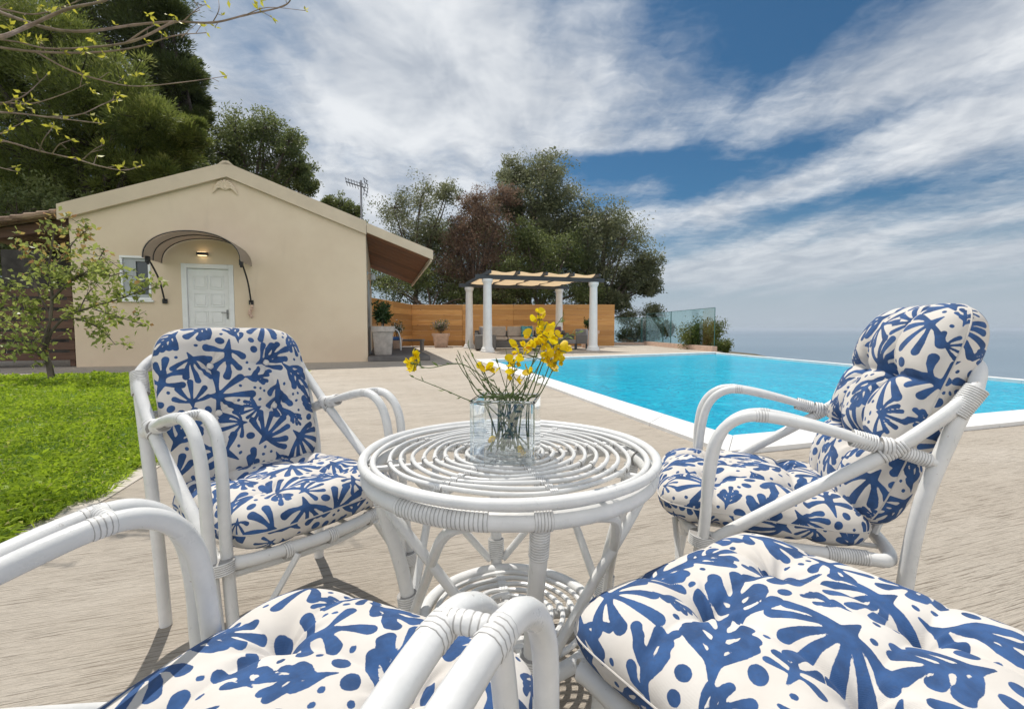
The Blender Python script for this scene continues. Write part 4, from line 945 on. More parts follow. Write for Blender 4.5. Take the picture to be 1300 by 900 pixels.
for k in range(5):
    t_ = k/4; beam(lerp2(cols[0], cols[1], t_), lerp2(cols[2], cols[3], t_), .07, 2.862, 2.98, .5).build('rafter', M['charcoal'], pg, False)
for k in range(4):
    NX, NY = 8, 40; V = []; 
    for j in range(NY+1):
        for i in range(NX+1):
            t_ = (k+.06+.88*i/NX)/4; q0, q1 = lerp2(cols[0], cols[1], t_), lerp2(cols[2], cols[3], t_); s_ = -.08+1.16*j/NY; x_, y_ = lerp2(q0, q1, s_)
            V.append((x_, y_, 2.985-.09*math.sin(PI*i/NX)*.5-.13*abs(math.sin(PI*j/NY*4))+.012*math.sin(j*1.7+i)))
    b = MB(); b.add(V, [(j*(NX+1)+i, j*(NX+1)+i+1, (j+1)*(NX+1)+i+1, (j+1)*(NX+1)+i) for j in range(NY) for i in range(NX)]); b.build('fabric_sail', M['sail'], pg)

# ---------------------------------------------------------------- furniture on the far terrace
def cush(mb, x0, x1, y0, y1, z0, z1, b=.05): mb.box(x0, x1, y0, y1, z0, z1, b)
so = thing('corner_sofa', 'grey wicker sofa with beige cushions under the pergola', 'sofa', (-.55, 19.2, 0), R(6))
m = MB(); m.box(-1.0, 3.0, 0, .82, .06, .36, .02); m.build('base', M['wicker'], so)
m = MB(); m.box(-1.0, 3.0, .74, .90, .362, .80, .03); m.build('backrest', M['wicker'], so)
for x_ in (-1.02, 2.86): MB().box(x_, x_+.16, -.02, .738, .10, .70, .03).build('armrest', M['wicker'], so)
m = MB(); m.box(-1.02, -.2, -1.2, -.03, .06, .62, .03); m.build('chaise', M['wicker'], so)
for k in range(3):
    x0 = -.84+k*1.235; MB().box(x0, x0+1.21, .02, .60, .37, .52, .05).build('seat_cushion', M['beige_cloth'], so); MB().box(x0+.02, x0+1.19, .60, .73, .53, .98, .05).build('back_cushion', M['beige_cloth'], so)
def pillow(label, cat_m, loc, rz, s=.46, tilt=22):
    N_ = 14; g = MB(); V = []
    for sg in (1, -1):
        for j in range(N_+1):
            for i in range(N_+1):
                u_, v_ = i/N_*2-1, j/N_*2-1; h = .5*(max(0, (1-u_**2)*(1-v_**2)))**.45; V.append((u_*s/2*(1-.06*(1-abs(v_))), sg*h*.16, s/2+v_*s/2*(1-.06*(1-abs(u_)))))
    n1 = (N_+1)**2; F_ = [(j*(N_+1)+i, j*(N_+1)+i+1, (j+1)*(N_+1)+i+1, (j+1)*(N_+1)+i) for j in range(N_) for i in range(N_)]
    g.add(V, F_+[tuple(n1+q for q in reversed(f_)) for f_ in F_]); o = g.build('cushion', cat_m, None); o.location = loc; o.rotation_euler = (-R(tilt), 0, rz); return tag(o, label, 'cushion', None)
pillow('teal patterned cushion leaning on the sofa back under the pergola', M['teal_cloth'], (.65, 19.70, .535), R(6), .50)
pillow('dark plum cushion lying at the right end of the sofa', M['plum_cloth'], (1.95, 19.82, .535), R(12), .46)
pillow('small grey cushion at the left end of the sofa', M['grey_cloth'], (-1.15, 19.55, .535), R(2), .44)
lc = thing('lounge_chair', 'grey cushioned lounge chair beside the right end of the sofa', 'armchair', (2.72, 19.4, 0), R(-55))
MB().box(-.36, .36, -.36, .36, .24, .40, .03).build('seat', M['grey_cloth'], lc); MB().box(-.36, .36, .28, .40, .405, .86, .04).build('backrest', M['grey_cloth'], lc)
for sx in (-1, 1):
    for sy in (-1, 1): MB().box(sx*.32-.03, sx*.32+.03, sy*.32-.03, sy*.32+.03, 0, .238, .004).build('leg', M['charcoal'], lc)
    MB().box(sx*.40-.035, sx*.40+.035, -.36, .27, .24, .60, .02).build('armrest', M['wicker'], lc)

def planter(label, loc, w_, h, m_, plant, rz=0., group=None):
    r_ = thing('square_planter', label, 'planter', loc, rz, group)
    MB().lathe([(w_*.36, 0), (w_*.38, .02), (w_*.47, h*.80), (w_*.47, h*.805), (w_*.53, h*.81), (w_*.54, h), (w_*.46, h), (w_*.45, h-.05)], (0, 0, 0), 40, sq=9).build('pot', m_, r_, True, 30)
    MB().lathe([(w_*.44, h-.06), (w_*.44, h-.04)], (0, 0, 0), 24, sq=9).build('soil', M['soil'], r_)
    return r_
def bush(name, label, cat, loc, rad, h, n, leafm, size, seed, stems=6, bloom=None, group=None, lowest=.15, wd=.45):
    rg = np.random.default_rng(seed); r_ = thing(name, label, cat, loc, 0, group); sb = MB(); tips = []
    for k in range(stems):
        a = 2*PI*k/stems+rg.uniform(-.4, .4); q_ = rad*rg.uniform(.35, .95); top = Vector((q_*math.cos(a), q_*math.sin(a), h*rg.uniform(.55, .98)))
        p_ = spline([(0.02*math.cos(a), .02*math.sin(a), 0), top*.45+Vector((0, 0, .1*h)), top], 5); sb.tube(p_, [.012*h*(1.2-i/len(p_)) for i in range(len(p_))], 5); tips += [p_[i] for i in (5, 6, 7, 8, 9, 10)]
    sb.build('stem', M['bark'], r_)
    T_ = np.array([tuple(t_) for t_ in tips]); k = rg.integers(0, len(T_), n); C = T_[k]+rg.normal(0, rad*.22, (n, 3)); C[:, 2] = np.clip(C[:, 2], lowest*h*.3, None)
    V, Fq, tn = leaves(C, unit(n, rg)+np.array([0, 0, .4]), rg.uniform(.6, 1.3, n)*size, wd, np.clip(rg.normal(.4, .25, n), 0, .95), rg); npmesh('foliage', V, Fq, leafm, r_, tn)
    if bloom:
        nb = n//3; k = rg.integers(0, len(T_), nb); C = T_[k]+rg.normal(0, rad*.22, (nb, 3)); V, Fq, tn = leaves(C, unit(nb, rg), rg.uniform(.7, 1.3, nb)*size*.8, .9, rg.uniform(0, .85, nb), rg); npmesh('blossom', V, Fq, bloom, r_, tn)
    return r_
pp = on(485, 450.5, .135); px_ = (pp.x, pp.y+.1, .134); planter('weathered grey square pot on the porch step', px_, .62, .80, M['stone_pot'], None, UA)
bush('pot_plant', 'dark leafy plant growing in the weathered pot on the porch', 'plant', (px_[0], px_[1], .88), .24, .62, 900, M['potleaf'], .12, 31, 7)
p2 = (-3.32, 21.3, 0); planter('pale terracotta square pot against the timber fence', p2, .72, .66, M['terracotta'], None)
bush('pot_plant', 'dusty pink flowering plant in the terracotta pot by the fence', 'plant', (p2[0], p2[1], .60), .36, .62, 700, M['olive'], .09, 32, 8, M['pinkbloom'])
p3 = (3.55, 21.0, 0); planter('terracotta pot behind the right front column of the pergola', p3, .80, .80, M['terracotta'], None)
bush('pot_plant', 'dark green plant in the pot behind the pergola column', 'plant', (p3[0], p3[1], .74), .26, .75, 700, M['potleaf'], .11, 33, 7)
p4 = at(500, 419, 16.2); p4 = (-4.25, 16.6, .134)
planter('small terracotta pot next to the far porch chair', (p4[0]+.02, p4[1]+.2, .134), .34, .40, M['terracotta'], None)
bush('pot_plant', 'white flowering plant in the small pot beside the porch chair', 'plant', (p4[0]+.02, p4[1]+.2, .50), .22, .62, 320, M['olive'], .08, 34, 6, M['whitebloom'])
# far white chair on the porch
pc = thing('porch_chair', 'white cane chair with blue cushion on the porch step', 'chair', (-4.10, 15.75, .132), R(-75))
g = MB()
for sx in (-1, 1):
    g.tube(spline([(sx*.27, .24, 0), (sx*.27, .22, .40), (sx*.275, .15, .64), (sx*.275, 0, .72), (sx*.27, -.25, .60)], 6), .022, 8); g.tube([(sx*.24, -.24, 0), (sx*.24, -.36, .85)], .022, 8)
g.tube([(-.24, -.36, .85), (.24, -.36, .85)], .022, 8); g.tube([(-.26, .22, .33), (.26, .22, .33)], .02, 8)
g.build('frame', M['white'], pc); MB().box(-.25, .25, -.22, .25, .34, .46, .04).build('seat_cushion', M['blue_cloth'], pc); MB().box(-.23, .23, -.34, -.23, .46, .80, .04).build('back_cushion', M['blue_cloth'], pc)
bn = thing('low_bench', 'low dark bench standing against the side fence beyond the porch chair', 'bench', (-4.15, 18.2, .0), R(0))
MB().box(-.62, .62, -.25, .25, .38, .45, .01).build('seat', M['slate'], bn)
for sx in (-1, 1): MB().box(sx*.55-.04, sx*.55+.04, -.22, .22, 0, .378, .005).build('leg', M['slate'], bn)

# ---------------------------------------------------------------- glass balustrade at the cliff edge
gk = MB(); gpts = [(7.72, 17.35), (7.42, 21.3), (7.25, 24.6)]
kb = thing('glass_balustrade', 'tall green-tinted glass panels on a low kerb beside the far pool corner', 'balustrade', (0, 0, 0))
for i in range(2):
    p, q_ = gpts[i], gpts[i+1]; a = lerp2(p, q_, .004); b_ = lerp2(p, q_, .992); n = off(p, q_, .11)
    gk.slab([(p[0]-n.x, p[1]-n.y), (q_[0]-n.x, q_[1]-n.y), (q_[0]+n.x, q_[1]+n.y), (p[0]+n.x, p[1]+n.y)], .003, .20)
    n = off(p, q_, .007); MB().slab([(a[0]-n.x, a[1]-n.y), (b_[0]-n.x, b_[1]-n.y), (b_[0]+n.x, b_[1]+n.y), (a[0]+n.x, a[1]+n.y)], .202, 1.66).build('glass_panel', M['balustrade'], kb, False)
    g = MB()
    for t_ in (a, b_): g.slab([(t_[0]-.009, t_[1]-.012), (t_[0]+.009, t_[1]-.012), (t_[0]+.009, t_[1]+.012), (t_[0]-.009, t_[1]+.012)], .204, 1.665)
    d_ = off(p, q_, .010); g.slab([(a[0]-d_.x, a[1]-d_.y), (b_[0]-d_.x, b_[1]-d_.y), (b_[0]+d_.x, b_[1]+d_.y), (a[0]+d_.x, a[1]+d_.y)], 1.661, 1.678); g.build('edge_strip', M['glass_edge'], kb, False)
gk.build('kerb', M['terracotta'], kb, False)
kb2 = thing('glass_screen', 'smaller lower glass screen standing behind the tall balustrade', 'glass screen', (0, 0, 0))
gk = MB(); gk.box(5.4, 8.45, 25.3, 25.5, -.3, .12, .01); gk.build('kerb', M['terracotta'], kb2)
for i, (x0, x1) in enumerate(((7.25, 8.42), (5.5, 7.2))):
    MB().box(x0, x1, 25.39, 25.41, .122, 1.48, 0).build('glass_panel', M['balustrade'], kb2, False)
    g = MB(); g.box(x0-.012, x0+.012, 25.38, 25.42, .124, 1.49, 0); g.box(x1-.012, x1+.012, 25.38, 25.42, .124, 1.49, 0); g.box(x0+.013, x1-.013, 25.382, 25.418, 1.482, 1.5, 0); g.build('edge_strip', M['glass_edge'], kb2, False)

# ---------------------------------------------------------------- trees
def blobtree(name, label, foot, Y, blobs, leafm, size, seed, dens=1., r0=.20, bark='bark', wd=.42, sub=.25, air=.0, group='trees behind the house and the fence', back=1, needle=False, nbase=1500, spread=1.):
    # crown = many leafy twig clumps gathered round limbs that leave one trunk
    rg = np.random.default_rng(seed); f0 = Vector(foot); r_ = thing(name, label, 'tree', foot, 0, group); b = MB(); Cs = []; Ds = []; Ts = []; Ss = []
    ctr = [(at(px, py, Y+rg.uniform(-.6, .6))-f0, rp*Y/FPX) for px, py, rp in blobs]
    for k in range(back):
        ctr += [(at(px+rg.uniform(-.5, .5)*rp, py+rg.uniform(-.1, .5)*rp, Y+rp*Y/FPX*rg.uniform(.8, 1.8))-f0, rp*Y/FPX*.95) for px, py, rp in blobs]
    zmin = min(c.z for c, _ in ctr); cen = sum((c for c, _ in ctr), Vector())/len(ctr)
    fork = Vector((cen.x*.35, cen.y*.35, max(.8, zmin*.7))); tp = spline([(0, 0, -.5), (cen.x*.12, cen.y*.1, fork.z*.5), tuple(fork)], 5)
    b.tube([tuple(p) for p in tp], [r0*(1-.35*i/len(tp)) for i in range(len(tp))], 8, cap=False)
    for c, Rw in ctr:
        m_ = fork.lerp(c, .5)+Vector(rg.normal(0, .14, 3))*Rw+Vector((0, 0, .12*Rw)); lp = spline([tuple(fork), tuple(m_), tuple(c)], 5)
        b.tube([tuple(p) for p in lp], [max(.02, r0*.5*(1-.8*i/len(lp))) for i in range(len(lp))], 5, cap=False)
        ns = int(30*spread)
        for s in range(ns):
            u_ = Vector(unit(1, rg)[0]); rad = Rw*(rg.uniform(.35, 1.) if rg.random() < .85 else rg.uniform(1., 1.25)); p = c+Vector((u_.x*rad, u_.y*rad, u_.z*rad*.85))
            if s % 2 == 0: b.tube([tuple(c), tuple(c.lerp(p, .55)+Vector((0, 0, .06*Rw))), tuple(p)], [.022, .014, .006], 4, cap=False)
            if rg.random() < air: continue
            n = int(nbase*dens/ns*rg.uniform(.5, 1.5)); sg = sub*Rw*rg.uniform(.55, 1.1); t0 = np.clip(rg.normal(.40, .27)+.18*u_.z, .02, .88)  # clump tone paints sunlit tops and dark gaps into the leaf colour
            C = np.array(tuple(p))+np.clip(rg.normal(0, 1, (n, 3)), -2., 2.)*np.array([1, 1, .7])*sg
            Cs.append(C); Ts.append(np.clip(t0+rg.normal(0, .11, n), 0, .97)); Ss.append(np.full(n, 1.))
            if needle: D = (C-np.array(tuple(p)))/sg*.55+unit(n, rg)*.35+np.array(tuple(u_))*.4+np.array([0, 0, .5])
            else: D = unit(n, rg)+np.array([0, 0, .25])
            Ds.append(D)
    b.build('trunk', M[bark], r_)
    C = np.concatenate(Cs); n = len(C); V, Fq, tn = leaves(C, np.concatenate(Ds), rg.uniform(.6, 1.35, n)*size, wd, np.concatenate(Ts), rg); npmesh('crown', V, Fq, leafm, r_, tn)
    return r_
def gpos(px, Y): p = at(px, 418, Y); return (p.x, p.y, -.2)
blobtree('olive_tree', 'tall grey-green tree with the highest crown behind the pergola', gpos(668, 30), 30, [(655, 222, 24), (690, 216, 27), (672, 246, 34), (712, 252, 32), (684, 282, 38), (728, 278, 26), (640, 258, 22), (700, 300, 30)], M['olive'], .17, 41, 1.7, .28)
blobtree('olive_tree', 'broad olive tree leaning right over the end of the timber fence', gpos(735, 28.5), 28.5, [(770, 278, 26), (745, 300, 34), (792, 306, 32), (816, 334, 22), (772, 335, 36), (826, 362, 14), (800, 358, 24), (742, 346, 30), (786, 384, 12), (762, 376, 20)], M['olive'], .165, 42, 1.55, .26)
blobtree('dry_tree', 'tree with thin reddish brown dry leaves left of the tallest crown', gpos(596, 27.5), 27.5, [(604, 256, 20), (628, 288, 34), (602, 314, 32), (642, 322, 30), (598, 284, 22), (618, 268, 20), (578, 338, 28), (622, 345, 28), (600, 360, 20), (640, 248, 18), (588, 300, 24), (566, 352, 24), (632, 372, 22)], M['dry'], .12, 43, 1.15, .22, air=.08, back=1)
blobtree('olive_tree', 'thin airy tree rising just right of the porch roof', gpos(525, 29), 29, [(500, 264, 24), (535, 250, 26), (566, 246, 18), (512, 296, 32), (552, 288, 28), (492, 326, 22), (532, 334, 32), (575, 300, 22)], M['olive'], .145, 44, .95, .20, air=.18, back=1)
blobtree('oak_tree', 'dense mid green tree filling in behind the pergola roof', gpos(680, 26.5), 26.5, [(692, 330, 40), (652, 346, 32), (722, 316, 28), (668, 300, 22), (700, 370, 28), (740, 372, 24), (655, 378, 24)], M['oak'], .135, 45, 1.6, .20)
blobtree('oak_tree', 'low bushy tree between the porch roof and the dry tree, behind the fence', gpos(545, 26.5), 26.5, [(560, 366, 28), (505, 362, 28), (534, 350, 22), (480, 356, 24), (590, 374, 22), (618, 376, 18)], M['oak'], .13, 46, 1.2, .15, air=.1)
blobtree('oak_tree', 'dark leafy tree closing the gap between the dry tree and the tallest crown', gpos(625, 31), 31, [(640, 300, 34), (600, 330, 36), (560, 320, 30), (645, 350, 34), (590, 366, 30), (700, 345, 34), (740, 325, 30), (520, 352, 30), (662, 318, 32), (735, 300, 22), (548, 300, 24), (610, 290, 24)], M['oak'], .15, 55, 1.2, .2, air=.1)
blobtree('olive_tree', 'small drooping olive tree past the right end of the timber fence', (6.6, 27.2, -1.6), 27.2, [(798, 402, 16), (828, 398, 15), (794, 426, 13), (816, 420, 17), (846, 416, 10)], M['olive'], .115, 47, .8, .13)
blobtree('oak_tree', 'rounded dark tree showing above the right roof slope', gpos(325, 23), 23, [(300, 170, 26), (335, 162, 25), (366, 182, 20), (332, 206, 34), (284, 196, 28), (376, 214, 18), (392, 236, 13), (304, 228, 26), (352, 230, 24)], M['oak'], .135, 48, 1.5, .26)
blobtree('oak_tree', 'small tree top peeping over the roof beside the antenna', gpos(436, 25), 25, [(432, 262, 14), (418, 258, 9), (447, 268, 10), (436, 290, 16), (455, 292, 14)], M['oak'], .12, 49, .9, .14)
blobtree('pine_tree', 'huge pine with light green needles filling the upper left, behind the house', (-13.4, 15.8, -.2), 15.8, [(30, 110, 52), (100, 112, 52), (158, 122, 44), (190, 160, 40), (122, 188, 52), (42, 198, 56), (214, 190, 28), (242, 172, 17), (62, 42, 46), (160, 218, 36), (92, 246, 38), (8, 30, 44), (10, 262, 44), (-20, 225, 50), (205, 222, 24), (-40, 150, 60), (-30, 60, 50)], M['pine'], .15, 51, 5.6, .34, 'dark_bark', .17, .19, needle=True, spread=1.7, back=1)
blobtree('pine_tree', 'dark pine behind the big one, its edge against the sky over the roof', (-12.4, 20.5, -.2), 20.5, [(120, 30, 52), (180, 32, 40), (210, 72, 32), (234, 100, 22), (200, 116, 36), (248, 130, 13), (92, -20, 56), (180, -22, 44), (214, 14, 17), (240, 84, 11), (228, 150, 20), (250, 150, 12), (244, 190, 18)], M['oakpine'], .18, 52, 3.8, .32, 'dark_bark', .19, .22, needle=True, spread=1.5, back=1)
blobtree('oak_tree', 'dark thicket tree at the far left behind the slatted fence', (-16.6, 14.6, -.2), 14.6, [(22, 272, 46), (0, 328, 42), (36, 366, 34), (62, 262, 34), (104, 272, 26), (12, 398, 28), (-40, 300, 60), (70, 310, 30)], M['oak'], .12, 53, 1.5, .2)
blobtree('oak_tree', 'dark leafy tree between the pine and the roof ridge', gpos(235, 19.5), 19.5, [(236, 214, 24), (206, 236, 30), (258, 226, 20), (170, 256, 28), (228, 190, 14)], M['oak'], .12, 54, 1.5, .2)

# shrubs behind the glass
bush('coastal_shrub', 'yellow-green shrub growing behind the tall glass panel', 'shrub', (8.05, 19.4, -.55), .78, 1.62, 12000, M['shrub'], .095, 61, 20)
bush('coastal_shrub', 'small shrub spilling past the near end of the glass balustrade', 'shrub', (8.15, 17.75, -.6), .36, 1.0, 3200, M['shrub'], .09, 62, 12)
bush('coastal_shrub', 'grey-green shrub behind the lower glass screen', 'shrub', (8.0, 26.6, -.6), .9, 2.2, 3600, M['olive'], .12, 63, 12)

# young citrus tree on the lawn
ct_ = on(64, 483, 0); rg = np.random.default_rng(71)
cit = thing('citrus_tree', 'young citrus tree with glossy sparse leaves standing on the lawn', 'tree', (ct_.x, ct_.y, 0), 0)
def cp(px, py, dy=0.): p = at(px, py, ct_.y+dy); return p-Vector((ct_.x, ct_.y, 0))
br = [([(66, 483), (62, 462), (57, 444), (60, 425), (64, 405)], 0, .050), ([(58, 442), (66, 420), (84, 402), (100, 395)], .1, .03), ([(64, 405), (66, 375), (62, 345), (66, 312), (70, 287)], .1, .026), ([(66, 380), (84, 362), (96, 352), (118, 340), (132, 318)], -.2, .022), ([(92, 356), (115, 347), (140, 350), (158, 345)], -.5, .014),
      ([(100, 395), (122, 388), (150, 380), (172, 372), (198, 365)], -.3, .018), ([(84, 402), (108, 408), (130, 420), (146, 437)], .3, .014), ([(118, 392), (150, 402), (182, 412)], -.55, .011), ([(60, 425), (40, 400), (22, 380), (4, 366)], -.2, .022), ([(57, 440), (40, 425), (20, 415), (2, 404)], .35, .016), ([(64, 400), (48, 370), (40, 340), (30, 318)], .4, .017), ([(66, 345), (84, 320), (100, 300), (112, 292)], .3, .014), ([(62, 410), (50, 440), (30, 448), (8, 432)], -.4, .012), ([(100, 395), (112, 372), (126, 360)], .5, .011)]
b = MB(); tips = []
for pts, dy, r0 in br:
    n_ = len(pts); P = spline([cp(x, y, dy*i/(n_-1)) for i, (x, y) in enumerate(pts)], 6); b.tube([tuple(p) for p in P], [r0*(1-.68*i/(len(P)-1)) for i in range(len(P))], 7)
    s0 = int(len(P)*(.25 if r0 < .03 else .75))
    for p in P[s0::2]:
        for j in range(2 if r0 < .045 else 0):
            e = p+Vector(rg.normal(0, .15, 3))+Vector((0, 0, .05)); b.tube([tuple(p), tuple(p.lerp(e, .5)+Vector((0, 0, .01))), tuple(e)], [.005, .004, .002], 4); tips += [p.lerp(e, .4), p.lerp(e, .8), e]
b.build('trunk', M['bark'], cit)
T_ = np.array([tuple(t_) for t_ in tips]); n_ = 2100; k = rg.integers(0, len(T_), n_); C = T_[k]+rg.normal(0, .05, (n_, 3)); tone = np.clip(rg.normal(.42, .24, n_), 0, .84)
red = (C[:, 2] > 1.9) & (rg.random(n_) < .28); tone[red] = 1.; tone[rg.random(n_) < .03] = 1.
V, Fq, tn = leaves(C, unit(n_, rg)+np.array([0, 0, .25]), rg.uniform(.06, .125, n_), .55, tone, rg, .15); npmesh('crown', V, Fq, M['citrus'], cit, tn)

# bare budding tree reaching in from the left
bt = thing('budding_tree', 'bare-branched tree with yellow buds reaching in at the top left', 'tree', (-5.3, 3.3, 0), 0)
def bp(px, py, Y): return at(px, py, Y)-Vector((-5.3, 3.3, 0))
b = MB(); b.tube(spline([(0, 0, -.05), (.05, .0, .9), (-.03, .02, 1.7), (.1, 0, 2.5), (.25, .05, 3.4)], 5), [.085-.0025*i for i in range(21)], 9); tr = b.build('trunk', M['twig'], bt)
BR = [([(-330, 150), (-120, 60), (-40, 5), (10, 20), (60, 36), (110, 40), (170, 32), (220, 28), (270, 29), (310, 20), (360, 8), (372, -6)], 3.15, .013), ([(220, 28), (170, 52), (120, 60), (60, 62), (10, 52), (-90, 48), (-240, 110)], 3.2, .008), ([(-240, 130), (-60, 60), (0, 48), (35, 34), (85, 12), (130, 2), (160, -14)], 3.0, .017), ([(-60, 8), (0, 12), (50, 18), (120, -6)], 3.35, .009),
      ([(-20, 58), (45, 66), (120, 67), (175, 60), (220, 46), (262, 42)], 3.25, .0085), ([(45, 66), (90, 90), (140, 105), (175, 110), (230, 105), (288, 97)], 3.3, .0065), ([(-200, 190), (-60, 150), (0, 143), (60, 149), (110, 155), (130, 157)], 3.1, .0085), ([(-100, 135), (0, 131), (40, 132), (80, 120), (112, 106)], 3.2, .006), ([(0, 133), (30, 122), (60, 95)], 3.2, .005), ([(60, 149), (100, 146), (130, 133), (148, 126)], 3.1, .0045),
      ([(-200, 250), (-60, 170), (0, 178), (50, 192), (95, 202), (130, 212), (160, 216), (180, 210)], 3.05, .0075), ([(50, 192), (55, 178), (68, 160)], 3.05, .0038), ([(66, 196), (75, 184), (90, 178)], 3.05, .0042), ([(105, 203), (120, 190), (132, 184)], 3.05, .0038), ([(-60, 195), (-10, 175), (30, 155)], 3.2, .006), ([(-80, 190), (0, 213), (22, 218)], 3.0, .0045), ([(270, 29), (278, 12), (276, -8)], 3.15, .0035), ([(232, 28), (250, 12), (262, 6)], 3.15, .0035), ([(230, 48), (250, 30)], 3.2, .003), ([(160, 55), (188, 36), (205, 30)], 3.2, .006), ([(310, 20), (340, 10), (388, 14)], 3.15, .0035)]
buds = []
for pts, Y, r0 in BR:
    n_ = len(pts); P = spline([bp(x, y, Y+.10*math.sin(i*1.7+Y*9)) for i, (x, y) in enumerate(pts)], 6); b = MB()
    b.tube([tuple(p) for p in P], [max(.0016, r0*(1-.72*i/(len(P)-1)))*(1+.22*(i % 6 == 0)) for i in range(len(P))], 7)
    for i in range(4, len(P), 3):
        if random.random() < .6:
            e = P[i]+Vector((random.uniform(-.04, .07), random.uniform(-.04, .04), random.uniform(-.03, .07))); b.tube([tuple(P[i]), tuple(P[i].lerp(e, .6)), tuple(e)], [.0022, .0018, .0022], 5)
            if random.random() < .55: buds.append(e)
    buds.append(P[-1]); b.build('branch', M['twig'], bt)
buds = buds[:]
for x_, y_ in ((10, 32), (14, 37), (22, 42), (50, 12), (58, 15), (46, 8), (66, 18), (84, 12), (86, 16), (26, 55), (36, 48), (50, 53), (115, 48), (103, 66), (108, 64), (188, 20), (207, 42), (187, 56), (172, 93), (120, 115), (152, 123), (150, 128), (138, 137), (20, 136), (21, 140), (68, 161), (70, 164), (125, 157), (216, 24), (330, 4), (327, 10)):
    e = bp(x_, y_, 3.15)
    for j in range(2): buds.append(e+Vector(RNG.normal(0, .012, 3)))
Cb = np.repeat(np.array([tuple(q_) for q_ in buds]), 3, 0); n_ = len(Cb); V, Fq, tn = leaves(Cb, unit(n_)+np.array([.3, 0, .3]), RNG.uniform(.018, .055, n_), .42, RNG.uniform(0, 1, n_)); struct(npmesh('buds', V, Fq, M['bud'], bt, tn), 'stuff')

# ---------------------------------------------------------------- light and sky
BANDS = [((300, 40), (560, 60), 1.2, .15), ((260, 200), (640, 215), 1.2, .17), ((480, 130), (790, 140), .5, .15), ((700, 187), (835, 184), .18, .20), ((740, 243), (830, 236), .28, .24), ((600, 20), (860, 90), .6, .10),
         ((950, 160), (1310, 5), .58, .27), ((810, 290), (1010, 240), .45, .24), ((1000, 225), (1320, 130), .75, .30), ((960, 345), (1320, 300), 1.7, .34), ((200, 290), (640, 265), 1.2, .22), ((820, 350), (960, 340), 1.2, .16),
         ((850, 190), (960, -20), .95, -.17), ((770, 225), (960, 225), .62, -.24), ((860, 110), (1010, 20), .5, -.12), ((1010, 190), (1300, 95), .18, -.13), ((990, 266), (1100, 240), .36, -.22), ((1170, 308), (1330, 290), .45, -.26), ((640, 260), (740, 255), .45, -.10)]
SUN_EL = R(62); SUN_AZ = R(-31)      # azimuth from +Y, clockwise
sdv = Vector((math.sin(SUN_AZ)*math.cos(SUN_EL), math.cos(SUN_AZ)*math.cos(SUN_EL), math.sin(SUN_EL)))
sl_ = bpy.data.lights.new('sun', 'SUN'); sl_.energy = 3.6; sl_.angle = R(.55); sl_.color = (1., .95, .87); so_ = bpy.data.objects.new('sun', sl_); COL.objects.link(so_)
so_.rotation_euler = (-sdv).to_track_quat('-Z', 'Y').to_euler(); so_.location = (0, 0, 30)
W = bpy.data.worlds.new('World'); SC.world = W; W.use_nodes = True; t = NT(W.node_tree); bg = t.n['Background']
sky = t.new('ShaderNodeTexSky', sky_type='NISHITA'); sky.sun_disc = False; sky.sun_elevation = SUN_EL; sky.sun_rotation = SUN_AZ; sky.altitude = 60; sky.air_density = 1.; sky.dust_density = .6; sky.ozone_density = 3.
g_ = t.vmath('NORMALIZE', t.new('ShaderNodeTexCoord').outputs['Generated']); sp = t.new('ShaderNodeSeparateXYZ', {'Vector': g_}); zz = t.math('MAXIMUM', sp.outputs[2], 0.)
ZC = .10
den = t.math('ADD', zz, ZC); pl = t.new('ShaderNodeCombineXYZ', {'X': t.math('DIVIDE', sp.outputs[0], den), 'Y': t.math('DIVIDE', sp.outputs[1], den), 'Z': 0.}).outputs[0]
wcol = t.new('ShaderNodeTexNoise', {'Vector': t.map(pl, (1.2, .8, 1)), 'Scale': 1.3, 'Detail': 5, 'Roughness': .62}).outputs['Color']
wv = t.vmath('MULTIPLY', t.vmath('SUBTRACT', wcol, (.5, .5, .5)), (.34, .34, 0)); pw = t.vmath('ADD', pl, wv)
# cirrus: fine threads drawn out along one wind direction, over broader veils
n1 = t.noise(t.map(pw, (1.6, .50, 1), (0, 0, R(-14)), (3.1, 7.7, 0)), 1.3, 6, .50, .3)
n2 = t.noise(t.map(pw, (4.2, 1.05, 1), (0, 0, R(-14)), (1.3, 2.2, 0)), 2.0, 6, .58, .6)
n3 = t.noise(t.map(pl, (1.7, 1.1, 1), (0, 0, R(-10)), (9.3, 1.2, 0)), 1.9, 4, .55, .5)
rip = t.noise(t.map(pw, (3.2, 4.5, 1), (0, 0, R(25)), (4., 5., 0)), 3.0, 5, .6, .2)
cov = t.math('ADD', t.math('ADD', t.math('MULTIPLY', n1, .65), t.math('MULTIPLY', n2, .14)), t.math('MULTIPLY', rip, .22))
def pc(px, py): d = ray(px, py).normalized(); q = 1/(max(0, d.z)+ZC); return Vector((d.x*q, d.y*q, 0))
def band(a, b_, wd, amt):
    global cov
    A, B = pc(*a), pc(*b_); BA = B-A
    ap = t.vmath('SUBTRACT', pw, tuple(A)); k = t.math('MULTIPLY', t.vmath('DOT_PRODUCT', ap, tuple(BA)), 1/max(1e-6, BA.length_squared), clamp=True)
    sc_ = t.new('ShaderNodeVectorMath', {0: tuple(BA), 'Scale': k}, operation='SCALE').outputs[0]
    d = t.vmath('LENGTH', t.vmath('SUBTRACT', ap, sc_)); cov = t.math('ADD', cov, t.ramp(d, wd, 0., 0., amt))
for b_ in BANDS: band(*b_)
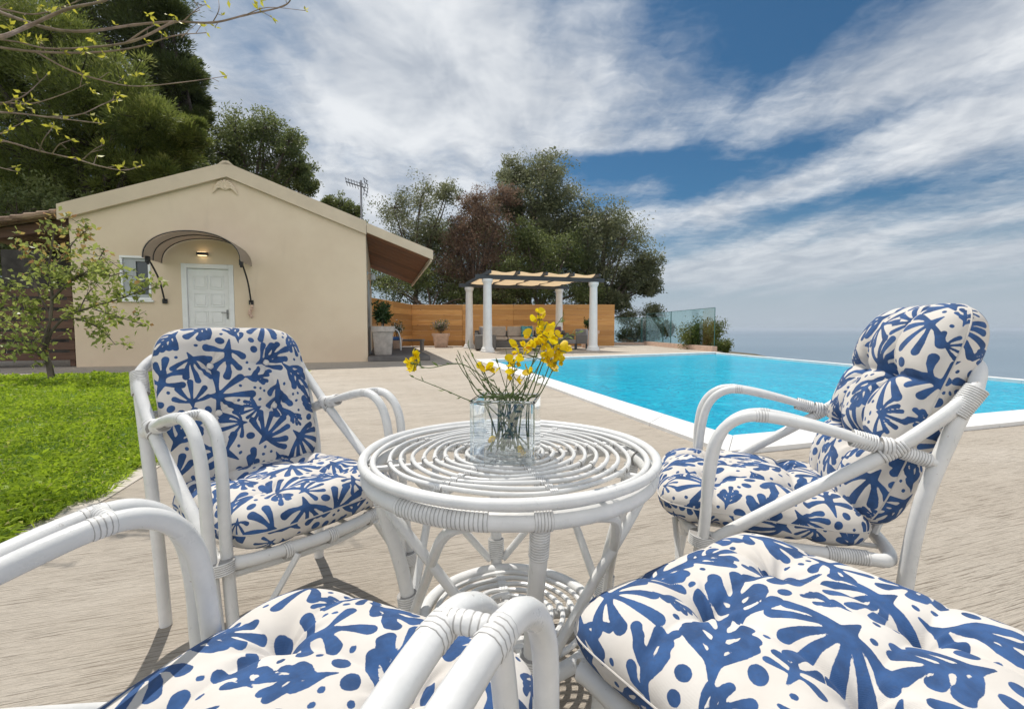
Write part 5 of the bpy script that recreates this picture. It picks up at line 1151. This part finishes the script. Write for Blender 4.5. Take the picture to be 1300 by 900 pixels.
back = t.ramp(sp.outputs[1], .25, -.5); cov = t.math('ADD', cov, t.math('MULTIPLY', back, .16))  # unseen brighter cloud behind the camera, added to light the shaded house front
cl = t.math('MULTIPLY', t.ramp(cov, .41, .86), .95)
shade = t.ramp(t.math('ADD', t.math('MULTIPLY', n3, .85), t.math('MULTIPLY', rip, .15)), .30, .70)
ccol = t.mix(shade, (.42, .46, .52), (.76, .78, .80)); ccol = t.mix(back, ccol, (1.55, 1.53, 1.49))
skyc = t.new('ShaderNodeVectorMath', {0: sky.outputs[0], 'Scale': .054}, operation='SCALE').outputs[0]
skyc = t.mix(1., skyc, (.50, .90, 1.06), 'MULTIPLY')
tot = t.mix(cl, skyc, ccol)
hz = t.ramp(sp.outputs[2], .245, .015); hcol = t.mix(back, (.40, .455, .515), (.95, .96, .97)); tot = t.mix(t.math('MULTIPLY', hz, .95), tot, hcol)  # horizon haze behind the camera also brightened, as added fill
# the world is written in picture units; the background strength stays in the daylight range
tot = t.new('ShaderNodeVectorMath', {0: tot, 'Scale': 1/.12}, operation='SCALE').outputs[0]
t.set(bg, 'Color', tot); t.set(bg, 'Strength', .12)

# hazy sea air
hm = bpy.data.materials.new('sea_air'); hm.use_nodes = True; ht = NT(hm.node_tree); ht.n.remove(ht.n['Principled BSDF'])
pv = ht.new('ShaderNodeVolumePrincipled', {'Color': (.76, .85, .96), 'Density': 8e-5, 'Anisotropy': .2}); ht.l.new(pv.outputs[0], ht.n['Material Output'].inputs['Volume'])
struct(MB().box(-25000, 25000, -25000, 25000, -61, 40, 0).build('haze', hm, None, False), 'stuff')

SC.view_settings.view_transform = 'Standard'; SC.view_settings.look = 'None'; SC.view_settings.exposure = .20; SC.view_settings.gamma = 1.
SC.cycles.max_bounces = 9; SC.cycles.diffuse_bounces = 3; SC.cycles.glossy_bounces = 4; SC.cycles.transmission_bounces = 9; SC.cycles.volume_bounces = 0; SC.cycles.transparent_max_bounces = 16; SC.cycles.use_denoising = True; SC.cycles.caustics_reflective = False; SC.cycles.caustics_refractive = False
